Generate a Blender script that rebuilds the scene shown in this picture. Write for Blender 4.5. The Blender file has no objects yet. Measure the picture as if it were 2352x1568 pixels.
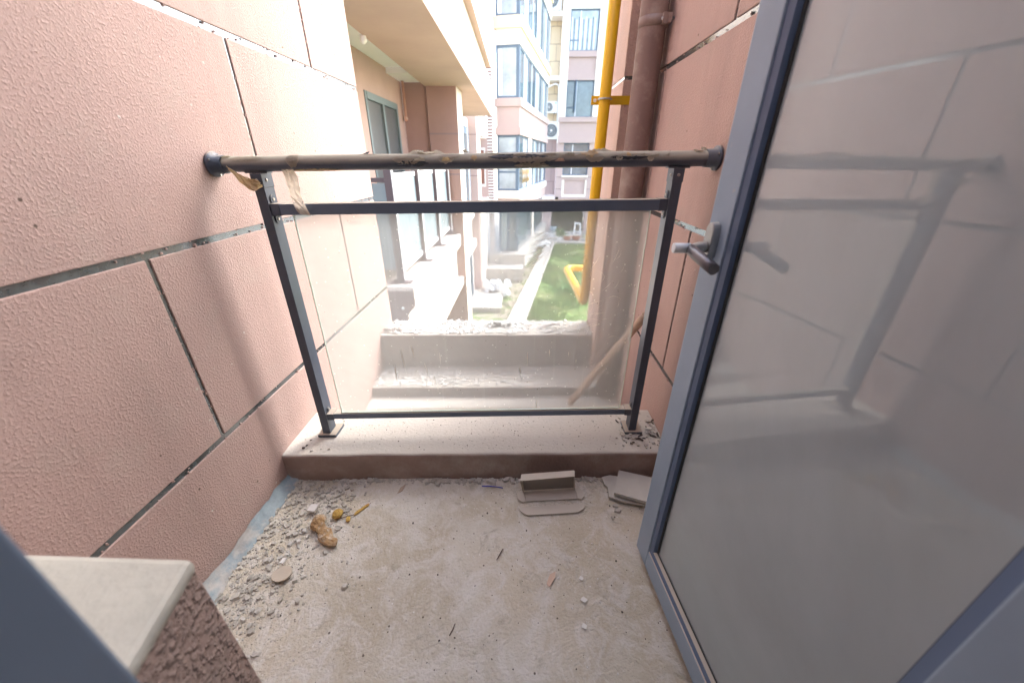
import bpy, bmesh, math, random
from mathutils import Vector, Matrix, noise
random.seed(7)
R = math.radians
S = bpy.context.scene
C = S.collection

# ---------------------------------------------------------------- camera
cam_d = bpy.data.cameras.new('camera'); cam = bpy.data.objects.new('camera', cam_d); C.objects.link(cam); S.camera = cam
cam_d.sensor_width = 36.0; cam_d.lens = 36.0 * 851.2 / 2352.0
yaw, pitch, roll = 0.03064, 0.45577, 0.0017
cam.rotation_mode = 'XYZ'
cam.matrix_world = Matrix.Translation((0, 0, 1.13)) @ Matrix.Rotation(yaw, 4, 'Z') @ Matrix.Rotation(R(90) - pitch, 4, 'X') @ Matrix.Rotation(roll, 4, 'Z')
cam_d.clip_start = 0.01; cam_d.clip_end = 500
cam_d.dof.use_dof = True; cam_d.dof.focus_distance = 1.35; cam_d.dof.aperture_fstop = 2.5

# ---------------------------------------------------------------- world and sun
SUN_EL, SUN_AZ = 46.0, 46.0      # azimuth measured from +y towards +x
w = bpy.data.worlds.new('World'); S.world = w; w.use_nodes = True
nt = w.node_tree; nt.nodes.clear()
sky = nt.nodes.new('ShaderNodeTexSky'); sky.sky_type = 'NISHITA'; sky.sun_disc = False
sky.sun_elevation = R(SUN_EL); sky.sun_rotation = R(SUN_AZ)
sky.air_density = 1.0; sky.dust_density = 2.5; sky.ozone_density = 1.0
hs = nt.nodes.new('ShaderNodeHueSaturation'); hs.inputs['Saturation'].default_value = 0.72
bg = nt.nodes.new('ShaderNodeBackground'); bg.inputs['Strength'].default_value = 0.15
wo = nt.nodes.new('ShaderNodeOutputWorld')
nt.links.new(sky.outputs[0], hs.inputs['Color']); nt.links.new(hs.outputs[0], bg.inputs[0]); nt.links.new(bg.outputs[0], wo.inputs[0])
sun_d = bpy.data.lights.new('sun', 'SUN'); sun = bpy.data.objects.new('sun', sun_d); C.objects.link(sun)
sun_d.energy = 0.50; sun_d.angle = R(30); sun_d.color = (1.0, 0.985, 0.965)
sdir = Vector((math.cos(R(SUN_EL)) * math.sin(R(SUN_AZ)), math.cos(R(SUN_EL)) * math.cos(R(SUN_AZ)), math.sin(R(SUN_EL))))
sun.rotation_mode = 'QUATERNION'; sun.rotation_quaternion = sdir.to_track_quat('Z', 'Y')

S.view_settings.view_transform = 'Standard'; S.view_settings.look = 'None'
S.view_settings.exposure = 2.95; S.view_settings.gamma = 1.0; S.view_settings.use_curve_mapping = False
S.render.resolution_x = 1024; S.render.resolution_y = 682
try:
    S.cycles.max_bounces = 8; S.cycles.transparent_max_bounces = 16; S.cycles.transmission_bounces = 6; S.cycles.diffuse_bounces = 4; S.cycles.use_adaptive_sampling = True; S.cycles.adaptive_threshold = 0.02
except Exception: pass

# ---------------------------------------------------------------- materials
def mat(name, col, rough=0.8, metal=0.0, var=0.0, vscale=3.0, bump=0.0, bscale=100.0, bdist=0.003, col2=None, c2scale=4.0, c2lo=0.5, c2hi=0.6, dust=None, dust_lo=0.3, dust_hi=0.8, spec=0.5, detail=4.0):
    m = bpy.data.materials.new(name); m.use_nodes = True
    n = m.node_tree.nodes; l = m.node_tree.links; p = n['Principled BSDF']
    p.inputs['Roughness'].default_value = rough; p.inputs['Metallic'].default_value = metal
    p.inputs['Specular IOR Level'].default_value = spec
    tc = n.new('ShaderNodeTexCoord'); out = None
    rgb = n.new('ShaderNodeRGB'); rgb.outputs[0].default_value = (*col, 1); out = rgb.outputs[0]
    if col2:
        nz = n.new('ShaderNodeTexNoise'); nz.inputs['Scale'].default_value = c2scale; nz.inputs['Detail'].default_value = 8; nz.inputs['Roughness'].default_value = 0.65
        l.new(tc.outputs['Object'], nz.inputs['Vector'])
        mr = n.new('ShaderNodeMapRange'); mr.inputs[1].default_value = c2lo; mr.inputs[2].default_value = c2hi
        l.new(nz.outputs[0], mr.inputs[0])
        mx = n.new('ShaderNodeMix'); mx.data_type = 'RGBA'; l.new(mr.outputs[0], mx.inputs[0]); l.new(out, mx.inputs[6]); mx.inputs[7].default_value = (*col2, 1); out = mx.outputs[2]
    if var:
        nz = n.new('ShaderNodeTexNoise'); nz.inputs['Scale'].default_value = vscale; nz.inputs['Detail'].default_value = 6; nz.inputs['Roughness'].default_value = 0.6
        l.new(tc.outputs['Object'], nz.inputs['Vector'])
        mr = n.new('ShaderNodeMapRange'); mr.inputs[1].default_value = 0.25; mr.inputs[2].default_value = 0.75; mr.inputs[3].default_value = 1 - var; mr.inputs[4].default_value = 1 + var
        l.new(nz.outputs[0], mr.inputs[0])
        vm = n.new('ShaderNodeVectorMath'); vm.operation = 'SCALE'; l.new(out, vm.inputs[0]); l.new(mr.outputs[0], vm.inputs['Scale']); out = vm.outputs[0]
    if dust:
        ge = n.new('ShaderNodeNewGeometry'); sx = n.new('ShaderNodeSeparateXYZ'); l.new(ge.outputs['Normal'], sx.inputs[0])
        nz = n.new('ShaderNodeTexNoise'); nz.inputs['Scale'].default_value = 25; nz.inputs['Detail'].default_value = 6
        l.new(tc.outputs['Object'], nz.inputs['Vector'])
        ad = n.new('ShaderNodeMath'); ad.operation = 'MULTIPLY_ADD'; l.new(nz.outputs[0], ad.inputs[0]); ad.inputs[1].default_value = 0.35; l.new(sx.outputs[2], ad.inputs[2])
        mr = n.new('ShaderNodeMapRange'); mr.inputs[1].default_value = dust_lo + .17; mr.inputs[2].default_value = dust_hi + .17
        l.new(ad.outputs[0], mr.inputs[0])
        mx = n.new('ShaderNodeMix'); mx.data_type = 'RGBA'; l.new(mr.outputs[0], mx.inputs[0]); l.new(out, mx.inputs[6]); mx.inputs[7].default_value = (*dust, 1); out = mx.outputs[2]
        rr = n.new('ShaderNodeMapRange'); l.new(mr.outputs[0], rr.inputs[0]); rr.inputs[3].default_value = rough; rr.inputs[4].default_value = 0.9; l.new(rr.outputs[0], p.inputs['Roughness'])
    l.new(out, p.inputs['Base Color'])
    if bump:
        nz = n.new('ShaderNodeTexNoise'); nz.inputs['Scale'].default_value = bscale; nz.inputs['Detail'].default_value = detail; nz.inputs['Roughness'].default_value = 0.55
        l.new(tc.outputs['Object'], nz.inputs['Vector'])
        bp = n.new('ShaderNodeBump'); bp.inputs['Strength'].default_value = bump; bp.inputs['Distance'].default_value = bdist
        l.new(nz.outputs[0], bp.inputs['Height']); l.new(bp.outputs[0], p.inputs['Normal'])
    return m

M = {}
def stucco(name, col, scale=230, dist=0.0028, stren=0.75, streak=True, dirt=(0.42, 0.36, 0.31)):
    m = bpy.data.materials.new(name); m.use_nodes = True
    n = m.node_tree.nodes; l = m.node_tree.links; p = n['Principled BSDF']
    p.inputs['Roughness'].default_value = 0.72; p.inputs['Specular IOR Level'].default_value = 0.35
    tc = n.new('ShaderNodeTexCoord'); V = tc.outputs['Object']
    vo = n.new('ShaderNodeTexVoronoi'); vo.feature = 'SMOOTH_F1'; vo.inputs['Scale'].default_value = scale; vo.inputs['Smoothness'].default_value = 0.6; vo.inputs['Randomness'].default_value = 1.0
    nz0 = n.new('ShaderNodeTexNoise'); nz0.inputs['Scale'].default_value = scale * 0.6; nz0.inputs['Detail'].default_value = 3
    l.new(V, nz0.inputs['Vector'])
    mv = n.new('ShaderNodeMix'); mv.data_type = 'VECTOR'; mv.inputs[0].default_value = 0.012; l.new(V, mv.inputs[4]); l.new(nz0.outputs['Color'], mv.inputs[5]); l.new(mv.outputs[1], vo.inputs['Vector'])
    nz1 = n.new('ShaderNodeTexNoise'); nz1.inputs['Scale'].default_value = scale * 0.28; nz1.inputs['Detail'].default_value = 5; l.new(V, nz1.inputs['Vector'])
    nz9 = n.new('ShaderNodeTexNoise'); nz9.inputs['Scale'].default_value = scale * .75; nz9.inputs['Detail'].default_value = 2.5; nz9.inputs['Roughness'].default_value = .5; l.new(V, nz9.inputs['Vector'])
    m9 = n.new('ShaderNodeMapRange'); m9.interpolation_type = 'SMOOTHSTEP'; m9.inputs[1].default_value = .44; m9.inputs[2].default_value = .72; l.new(nz9.outputs[0], m9.inputs[0])
    ad0 = n.new('ShaderNodeMath'); ad0.operation = 'MULTIPLY_ADD'; l.new(vo.outputs['Distance'], ad0.inputs[0]); ad0.inputs[1].default_value = -0.25; l.new(m9.outputs[0], ad0.inputs[2])
    ad = n.new('ShaderNodeMath'); ad.operation = 'MULTIPLY_ADD'; l.new(nz1.outputs[0], ad.inputs[0]); ad.inputs[1].default_value = .55; l.new(ad0.outputs[0], ad.inputs[2])
    bp = n.new('ShaderNodeBump'); bp.inputs['Strength'].default_value = stren; bp.inputs['Distance'].default_value = dist
    l.new(ad.outputs[0], bp.inputs['Height']); l.new(bp.outputs[0], p.inputs['Normal'])
    # broad tone and dirt
    nz = n.new('ShaderNodeTexNoise'); nz.inputs['Scale'].default_value = 2.2; nz.inputs['Detail'].default_value = 7; nz.inputs['Roughness'].default_value = 0.6; l.new(V, nz.inputs['Vector'])
    mr = n.new('ShaderNodeMapRange'); mr.inputs[1].default_value = .3; mr.inputs[2].default_value = .7; mr.inputs[3].default_value = 0.93; mr.inputs[4].default_value = 1.07; l.new(nz.outputs[0], mr.inputs[0])
    rgb = n.new('ShaderNodeRGB'); rgb.outputs[0].default_value = (*col, 1)
    vm = n.new('ShaderNodeVectorMath'); vm.operation = 'SCALE'; l.new(rgb.outputs[0], vm.inputs[0]); l.new(mr.outputs[0], vm.inputs['Scale'])
    out = vm.outputs[0]
    # dusty patches
    nz2 = n.new('ShaderNodeTexNoise'); nz2.inputs['Scale'].default_value = 5.5; nz2.inputs['Detail'].default_value = 10; nz2.inputs['Roughness'].default_value = 0.75; l.new(V, nz2.inputs['Vector'])
    m2 = n.new('ShaderNodeMapRange'); m2.inputs[1].default_value = .50; m2.inputs[2].default_value = .78; m2.inputs[4].default_value = 0.55; l.new(nz2.outputs[0], m2.inputs[0])
    mx = n.new('ShaderNodeMix'); mx.data_type = 'RGBA'; l.new(m2.outputs[0], mx.inputs[0]); l.new(out, mx.inputs[6]); mx.inputs[7].default_value = (*dirt, 1); out = mx.outputs[2]
    mp = n.new('ShaderNodeMapping'); mp.inputs['Scale'].default_value = (9, 9, .9); l.new(V, mp.inputs[0])
    nzs = n.new('ShaderNodeTexNoise'); nzs.inputs['Scale'].default_value = 1; nzs.inputs['Detail'].default_value = 6; nzs.inputs['Roughness'].default_value = .65; l.new(mp.outputs[0], nzs.inputs['Vector'])
    ms = n.new('ShaderNodeMapRange'); ms.inputs[1].default_value = .5; ms.inputs[2].default_value = .75; ms.inputs[4].default_value = .5; l.new(nzs.outputs[0], ms.inputs[0])
    mx = n.new('ShaderNodeMix'); mx.data_type = 'RGBA'; l.new(ms.outputs[0], mx.inputs[0]); l.new(out, mx.inputs[6]); mx.inputs[7].default_value = (col[0] * .78, col[1] * .80, col[2] * .80, 1); out = mx.outputs[2]
    # tiny light and dark specks
    v2 = n.new('ShaderNodeTexVoronoi'); v2.inputs['Scale'].default_value = 22; l.new(V, v2.inputs['Vector'])
    m3 = n.new('ShaderNodeMapRange'); m3.inputs[1].default_value = .085; m3.inputs[2].default_value = .06; m3.inputs[4].default_value = 1; l.new(v2.outputs['Distance'], m3.inputs[0])
    sx = n.new('ShaderNodeSeparateColor'); l.new(v2.outputs['Color'], sx.inputs[0])
    m4 = n.new('ShaderNodeMapRange'); m4.inputs[1].default_value = .72; m4.inputs[2].default_value = .76; l.new(sx.outputs[0], m4.inputs[0])
    mm = n.new('ShaderNodeMath'); mm.operation = 'MULTIPLY'; l.new(m3.outputs[0], mm.inputs[0]); l.new(m4.outputs[0], mm.inputs[1])
    mx = n.new('ShaderNodeMix'); mx.data_type = 'RGBA'; l.new(mm.outputs[0], mx.inputs[0]); l.new(out, mx.inputs[6])
    cr = n.new('ShaderNodeValToRGB'); cr.color_ramp.interpolation = 'CONSTANT'; cr.color_ramp.elements[0].color = (.12, .08, .06, 1); cr.color_ramp.elements[1].position = .5; cr.color_ramp.elements[1].color = (.6, .55, .5, 1)
    l.new(sx.outputs[1], cr.inputs[0]); l.new(cr.outputs[0], mx.inputs[7]); out = mx.outputs[2]
    l.new(out, p.inputs['Base Color'])
    return m

M['salmon'] = stucco('salmon stucco', (0.475, 0.335, 0.295), stren=.42)
M['salmon_rough'] = stucco('rough brown stucco', (0.46, 0.33, 0.275), scale=125, dist=0.008, stren=.9)
M['salmon_pipewall'] = stucco('pale salmon stucco', (0.60, 0.42, 0.36), scale=160, dist=.003)
M['joint'] = mat('joint paint', (0.055, 0.075, 0.08), rough=0.24, spec=.9, var=.4, vscale=30, bump=.12, bscale=60, bdist=.001, col2=(.20, .17, .15), c2scale=18, c2lo=.60, c2hi=.72)
jp = M['joint'].node_tree.nodes['Principled BSDF']; jp.inputs['IOR'].default_value = 1.7; jp.inputs['Coat Weight'].default_value = .7; jp.inputs['Coat Roughness'].default_value = .10; jp.inputs['Coat IOR'].default_value = 1.6
M['sill'] = mat('painted kerb', (0.30, 0.215, 0.185), rough=0.75, var=.18, vscale=7, bump=.5, bscale=90, bdist=.004, col2=(.40, .34, .29), c2scale=6, c2lo=.50, c2hi=.72, dust=(0.53, 0.495, 0.435), dust_lo=.35, dust_hi=.8)
M['step'] = mat('dusty cement step', (0.255, 0.225, 0.21), rough=.85, col2=(.36, .34, .32), c2scale=7, c2lo=.5, c2hi=.7, var=.22, vscale=5, bump=.6, bscale=60, bdist=.004, dust=(.48, .455, .42), dust_lo=.3, dust_hi=.8)
M['coving'] = mat('grey waterproof coating', (.25, .31, .335), rough=.6, var=.35, vscale=14, bump=.5, bscale=40, bdist=.004, col2=(.42, .40, .37), c2scale=10, c2lo=.5, c2hi=.62)
M['railblue'] = mat('blue grey rail metal', (.13, .17, .235), rough=.38, var=.12, vscale=9, dust=(.44, .39, .32), dust_lo=.55, dust_hi=.95, bump=.15, bscale=400, bdist=.0006)
M['navy'] = mat('dark blue grey metal', (.080, .098, .130), rough=.38, var=.12, vscale=9, dust=(.42, .36, .29), dust_lo=.55, dust_hi=.95, bump=.15, bscale=400, bdist=.0006, col2=(.10, .10, .10), c2scale=22, c2lo=.64, c2hi=.74)
M['doorblue'] = mat('blue grey door frame', col2=(.42, .44, .45), c2scale=26, c2lo=.66, c2hi=.72, col=(.28, .37, .49), rough=.42, var=.10, vscale=5, dust=(.50, .46, .40), dust_lo=.5, dust_hi=.95, bump=.08, bscale=300, bdist=.0006)
M['beadblue'] = mat('deep blue bead', (.11, .165, .28), rough=.35, dust=(.50, .46, .40), dust_lo=.5, dust_hi=.95)
M['gasket'] = mat('black gasket', (.015, .018, .02), rough=.5)
M['rubber'] = M['gasket']
M['spacer'] = mat('aluminium spacer', (.55, .57, .58), rough=.35, metal=.7)
M['metal'] = mat('satin metal', (.42, .44, .45), rough=.35, metal=.8, var=.1, vscale=30, dust=(.5, .46, .4), dust_lo=.6, dust_hi=1.1)
M['screw'] = mat('screw steel', (.5, .46, .42), rough=.35, metal=.9)
M['whitecap'] = mat('pale blue grey cap', (.70, .78, .83), rough=.5)
M['film'] = mat('dusty protective film', (.47, .43, .34), rough=.42, var=.2, vscale=20, bump=.5, bscale=60, bdist=.003)
M['filmdark'] = mat('dark film', (.06, .07, .08), rough=.25, var=.2, vscale=20, bump=.6, bscale=50, bdist=.003)
M['tape'] = mat('torn beige tape', (.74, .66, .56), rough=.5, var=.2, vscale=25, col2=(.05, .045, .04), c2scale=45, c2lo=.56, c2hi=.6)
M['filmyellow'] = mat('yellowed film', (.60, .46, .26), rough=.35, var=.25, vscale=18, bump=.5, bscale=40, bdist=.003)
M['yellow'] = mat('yellow gas pipe paint', (.82, .49, .008), rough=.38, var=.06, vscale=5)
M['brownpipe'] = mat('brown pvc downpipe', (.22, .145, .125), rough=.55, var=.15, vscale=4, bump=.25, bscale=90, bdist=.002, col2=(.34, .27, .23), c2scale=7, c2lo=.48, c2hi=.66)
M['wood'] = mat('weathered stick', (.46, .33, .24), rough=.8, var=.2, vscale=12, bump=.5, bscale=50, bdist=.003)
M['card'] = mat('grey brown cardboard', (.50, .43, .34), rough=.85, var=.08, vscale=14, dust=(.52, .47, .40))
M['board'] = mat('dusty board', (.50, .48, .43), rough=.8, var=.1, vscale=15, bump=.3, bscale=60, bdist=.002)
M['brickchunk'] = mat('orange brick', (.40, .25, .12), rough=.95, var=.45, vscale=45, bump=1.0, bscale=110, bdist=.007, col2=(.52, .43, .33), c2scale=35, c2lo=.5, c2hi=.62)
M['foam'] = mat('yellow foam', (.58, .38, .10), rough=.9, var=.35, vscale=50, bump=.8, bscale=200, bdist=.003, col2=(.35, .17, .05), c2scale=40, c2lo=.52, c2hi=.6)
M['bluewire'] = mat('blue wire', (.02, .04, .45), rough=.4)
M['twig'] = mat('dark twig', (.09, .055, .04), rough=.85)
M['rubble'] = mat('cement rubble', (.46, .43, .375), rough=.95, var=.25, vscale=25, bump=.6, bscale=120, bdist=.003, col2=(.55, .53, .49), c2scale=9, c2lo=.5, c2hi=.62)
M['grit'] = mat('white grit', (.72, .70, .66), rough=.9)
M['gritdark'] = mat('dark grit', (.07, .055, .045), rough=.9)
M['flakes'] = mat('white plaster flakes', (.70, .71, .70), rough=.8, var=.25, vscale=30)
M['pinkflake'] = mat('pink paint flake', (.60, .43, .33), rough=.8)
M['white'] = mat('white plastic', (.78, .78, .76), rough=.5)
M['whitepaint'] = mat('white paint', (.80, .80, .78), rough=.6, var=.03)
M['ceiling'] = mat('balcony ceiling', (.80, .80, .80), rough=.9, var=.03)
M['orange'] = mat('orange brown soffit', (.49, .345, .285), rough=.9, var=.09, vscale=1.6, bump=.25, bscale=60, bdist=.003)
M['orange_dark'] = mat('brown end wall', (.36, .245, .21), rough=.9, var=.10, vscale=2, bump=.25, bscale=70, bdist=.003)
M['pinkfar'] = mat('pink far wall', (.50, .39, .365), rough=.9, var=.06, vscale=1.2, bump=.2, bscale=40, bdist=.004)
M['paleface'] = mat('pale lit render', (.76, .68, .62), rough=.9, var=.04, vscale=1.2)  # pale tone partly paints in the light on walls facing right
M['cream'] = mat('cream render', (.80, .68, .48), rough=.9, var=.04, vscale=1.0)
M['creamwhite'] = mat('cream white trim', (.82, .77, .68), rough=.9, var=.03)
M['jointfar'] = mat('far wall joint', (.26, .20, .20), rough=.8)
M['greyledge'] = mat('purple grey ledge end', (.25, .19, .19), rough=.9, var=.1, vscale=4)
M['winframe'] = mat('blue grey window frame', (.12, .18, .25), rough=.45)
M['winwhite'] = mat('white window frame', (.74, .77, .80), rough=.45)
M['winpane'] = mat('window glass', (.10, .15, .18), rough=.06, spec=1.0, var=.5, vscale=1.4)
M['curtain'] = mat('pale curtain behind glass', (.42, .49, .53), rough=.15, var=.35, vscale=1.6)
M['doorpane'] = mat('sliding door mesh', (.10, .11, .11), rough=.35, var=.2, vscale=1.5)
M['doorframe_g'] = mat('grey green door frame', (.17, .22, .22), rough=.5)
M['frost'] = mat('frosted balcony glass', (.27, .34, .37), rough=.25, var=.05)
M['railwhite'] = mat('white rail metal', (.74, .75, .76), rough=.4)
M['railbrown'] = mat('grey brown post', (.13, .10, .11), rough=.5)
M['acdark'] = mat('fan grille', (.12, .14, .15), rough=.5)
M['slitred'] = mat('dark red slit', (.24, .08, .07), rough=.8)
M['grassland'] = mat('lawn soil and grass', (.115, .20, .05), rough=.95, var=.35, vscale=2.0, col2=(.22, .25, .10), c2scale=1.1, c2lo=.45, c2hi=.62, bump=.8, bscale=16, bdist=.03)
M['blade'] = mat('grass blade', (.15, .23, .075), rough=.7, var=.3, vscale=3)
M['concrete'] = mat('garden concrete', (.48, .45, .41), rough=.9, var=.12, vscale=2)
M['dirt'] = mat('garden soil', (.30, .27, .21), rough=.95, var=.3, vscale=2, col2=(.13, .20, .06), c2scale=2.5, c2lo=.50, c2hi=.6)
M['hedge'] = mat('dark hedge wall', (.055, .075, .055), rough=.9, var=.6, vscale=4, bump=1, bscale=10, bdist=.05)
M['terracotta'] = mat('terracotta', (.45, .17, .10), rough=.8)
M['leafgreen'] = mat('leaf green', (.08, .22, .05), rough=.6, var=.3, vscale=20)
M['bluebucket'] = mat('pale blue bucket', (.45, .58, .66), rough=.5)
M['room'] = mat('room plaster', (.72, .70, .67), rough=.9, var=.03)
M['roomfloor'] = mat('room floor', (.42, .36, .29), rough=.6, var=.1)
M['bulb'] = mat('white bulb', (.85, .85, .82), rough=.3)
M['asphalt'] = mat('outer ground', (.30, .29, .27), rough=.95, var=.15, vscale=.5)

def floor_material():
    m = bpy.data.materials.new('dusty cement floor'); m.use_nodes = True
    n = m.node_tree.nodes; l = m.node_tree.links; p = n['Principled BSDF']
    p.inputs['Roughness'].default_value = .82; p.inputs['Specular IOR Level'].default_value = .3
    tc = n.new('ShaderNodeTexCoord'); V = tc.outputs['Object']
    def nz(sc, det=6, ro=.6, dist=0.0, vec=None):
        a = n.new('ShaderNodeTexNoise'); a.inputs['Scale'].default_value = sc; a.inputs['Detail'].default_value = det; a.inputs['Roughness'].default_value = ro; a.inputs['Distortion'].default_value = dist
        l.new(vec or V, a.inputs['Vector']); return a.outputs[0]
    def rng(x, a, b, c=0, d=1):
        r = n.new('ShaderNodeMapRange'); r.inputs[1].default_value = a; r.inputs[2].default_value = b; r.inputs[3].default_value = c; r.inputs[4].default_value = d; l.new(x, r.inputs[0]); return r.outputs[0]
    def mix(f, a, b):
        x = n.new('ShaderNodeMix'); x.data_type = 'RGBA'; l.new(f, x.inputs[0])
        for s, v in ((6, a), (7, b)):
            if isinstance(v, tuple): x.inputs[s].default_value = (*v, 1)
            else: l.new(v, x.inputs[s])
        return x.outputs[2]
    base = mix(rng(nz(2.6, 6, .6, .6), .42, .58), (.50, .445, .345), (.62, .59, .525))
    base = mix(rng(nz(1.1, 3, .5, .3), .44, .56, 0, .7), base, (.57, .50, .385))
    base = mix(rng(nz(9, 8, .72, 1.6), .47, .60, 0, .65), base, (.68, .65, .61))
    base = mix(rng(nz(30, 7, .72, 2.6), .55, .64, 0, .6), base, (.66, .63, .58))      # pale scuffs
    base = mix(rng(nz(12, 9, .75, .9), .56, .66, 0, .7), base, (.36, .33, .26))      # damp, olive stains
    # small dark and white specks
    vo = n.new('ShaderNodeTexVoronoi'); vo.inputs['Scale'].default_value = 46; l.new(V, vo.inputs['Vector'])
    sc = n.new('ShaderNodeSeparateColor'); l.new(vo.outputs['Color'], sc.inputs[0])
    mm = n.new('ShaderNodeMath'); mm.operation = 'MULTIPLY'; l.new(rng(vo.outputs['Distance'], .16, .10), mm.inputs[0]); l.new(rng(sc.outputs[0], .90, .92), mm.inputs[1])
    base = mix(mm.outputs[0], base, (.13, .105, .08))
    mm2 = n.new('ShaderNodeMath'); mm2.operation = 'MULTIPLY'; l.new(rng(vo.outputs['Distance'], .13, .09), mm2.inputs[0]); l.new(rng(sc.outputs[1], .86, .88), mm2.inputs[1])
    base = mix(mm2.outputs[0], base, (.74, .72, .68))
    l.new(base, p.inputs['Base Color'])
    h = n.new('ShaderNodeMath'); h.operation = 'MULTIPLY_ADD'; l.new(nz(7, 10, .68, .6), h.inputs[0]); h.inputs[1].default_value = 2.6; l.new(nz(120, 4, .6), h.inputs[2])
    h2 = n.new('ShaderNodeMath'); h2.operation = 'MULTIPLY_ADD'; l.new(nz(40, 5, .6, 2.5), h2.inputs[0]); h2.inputs[1].default_value = .7; l.new(h.outputs[0], h2.inputs[2])
    bp = n.new('ShaderNodeBump'); bp.inputs['Strength'].default_value = .75; bp.inputs['Distance'].default_value = .0065; l.new(h2.outputs[0], bp.inputs['Height']); l.new(bp.outputs[0], p.inputs['Normal'])
    return m
M['floor'] = floor_material()

def glass_mat(name, tint, ior, veilcol, dlo, dhi, nscale, rough=0.0, streak=True, gtint=(1, 1, 1), tlu=.55):
    """clear pane: fresnel mirror over tinted transparency, with a veil of dust on it, on the door partly painted glare"""
    m = bpy.data.materials.new(name); m.use_nodes = True
    n = m.node_tree.nodes; l = m.node_tree.links; n.clear()
    o = n.new('ShaderNodeOutputMaterial')
    tr = n.new('ShaderNodeBsdfTransparent'); tr.inputs[0].default_value = (*tint, 1)
    gl = n.new('ShaderNodeBsdfGlossy'); gl.inputs['Roughness'].default_value = rough; gl.inputs['Color'].default_value = (*gtint, 1)
    fr = n.new('ShaderNodeFresnel'); fr.inputs['IOR'].default_value = ior
    # fresnel must not care about facing direction on thin panes
    ge = n.new('ShaderNodeNewGeometry')
    m1 = n.new('ShaderNodeMixShader'); l.new(fr.outputs[0], m1.inputs[0]); l.new(tr.outputs[0], m1.inputs[1]); l.new(gl.outputs[0], m1.inputs[2])
    tc = n.new('ShaderNodeTexCoord')
    nz = n.new('ShaderNodeTexNoise'); nz.inputs['Scale'].default_value = nscale; nz.inputs['Detail'].default_value = 8; nz.inputs['Roughness'].default_value = .62; nz.inputs['Distortion'].default_value = .5
    l.new(tc.outputs['Object'], nz.inputs['Vector'])
    mr = n.new('ShaderNodeMapRange'); mr.inputs[1].default_value = .3; mr.inputs[2].default_value = .7; mr.inputs[3].default_value = dlo; mr.inputs[4].default_value = dhi; l.new(nz.outputs[0], mr.inputs[0])
    fac = mr.outputs[0]
    if streak:
        mp = n.new('ShaderNodeMapping'); mp.inputs['Scale'].default_value = (60, 60, 2.2); l.new(tc.outputs['Object'], mp.inputs[0])
        n2 = n.new('ShaderNodeTexNoise'); n2.inputs['Scale'].default_value = 1; n2.inputs['Detail'].default_value = 4; l.new(mp.outputs[0], n2.inputs['Vector'])
        r2 = n.new('ShaderNodeMapRange'); r2.inputs[1].default_value = .60; r2.inputs[2].default_value = .72; r2.inputs[4].default_value = .035; l.new(n2.outputs[0], r2.inputs[0])
        a = n.new('ShaderNodeMath'); a.operation = 'ADD'; l.new(fac, a.inputs[0]); l.new(r2.outputs[0], a.inputs[1])
        v = n.new('ShaderNodeTexVoronoi'); v.inputs['Scale'].default_value = 38; l.new(tc.outputs['Object'], v.inputs['Vector'])
        r3 = n.new('ShaderNodeMapRange'); r3.inputs[1].default_value = .12; r3.inputs[2].default_value = .07; r3.inputs[4].default_value = .35; l.new(v.outputs['Distance'], r3.inputs[0])
        a2 = n.new('ShaderNodeMath'); a2.operation = 'ADD'; a2.use_clamp = True; l.new(a.outputs[0], a2.inputs[0]); l.new(r3.outputs[0], a2.inputs[1]); fac = a2.outputs[0]
    df = n.new('ShaderNodeBsdfDiffuse'); df.inputs[0].default_value = (*veilcol, 1)
    tl = n.new('ShaderNodeBsdfTranslucent'); tl.inputs[0].default_value = (*veilcol, 1)
    md = n.new('ShaderNodeMixShader'); md.inputs[0].default_value = tlu; l.new(df.outputs[0], md.inputs[1]); l.new(tl.outputs[0], md.inputs[2])
    m2 = n.new('ShaderNodeMixShader'); l.new(fac, m2.inputs[0]); l.new(m1.outputs[0], m2.inputs[1]); l.new(md.outputs[0], m2.inputs[2])
    l.new(m2.outputs[0], o.inputs[0])
    return m
M['railglass'] = glass_mat('dusty railing glass', (.95, .975, .965), 1.15, (.68, .71, .67), .36, .52, 1.1)
M['doorglass'] = glass_mat('double glazed door glass', (.58, .72, .72), 2.4, (.74, .85, .93), .40, .60, .9, rough=.02, streak=False, tlu=.15)  # milky bluish veil: dust plus glare painted into the pane
M['glassedge'] = mat('green glass edge', (.62, .72, .62), rough=.2)

def translucent(m, amt=.45):
    n = m.node_tree.nodes; l = m.node_tree.links; p = n['Principled BSDF']; o = [x for x in n if x.type == 'OUTPUT_MATERIAL'][0]
    t = n.new('ShaderNodeBsdfTranslucent'); mx = n.new('ShaderNodeMixShader'); mx.inputs[0].default_value = amt
    if p.inputs['Base Color'].is_linked: l.new(p.inputs['Base Color'].links[0].from_socket, t.inputs[0])
    l.new(p.outputs[0], mx.inputs[1]); l.new(t.outputs[0], mx.inputs[2]); l.new(mx.outputs[0], o.inputs[0]); return m
for k_ in ('tape', 'filmyellow', 'film'): translucent(M[k_])

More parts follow.
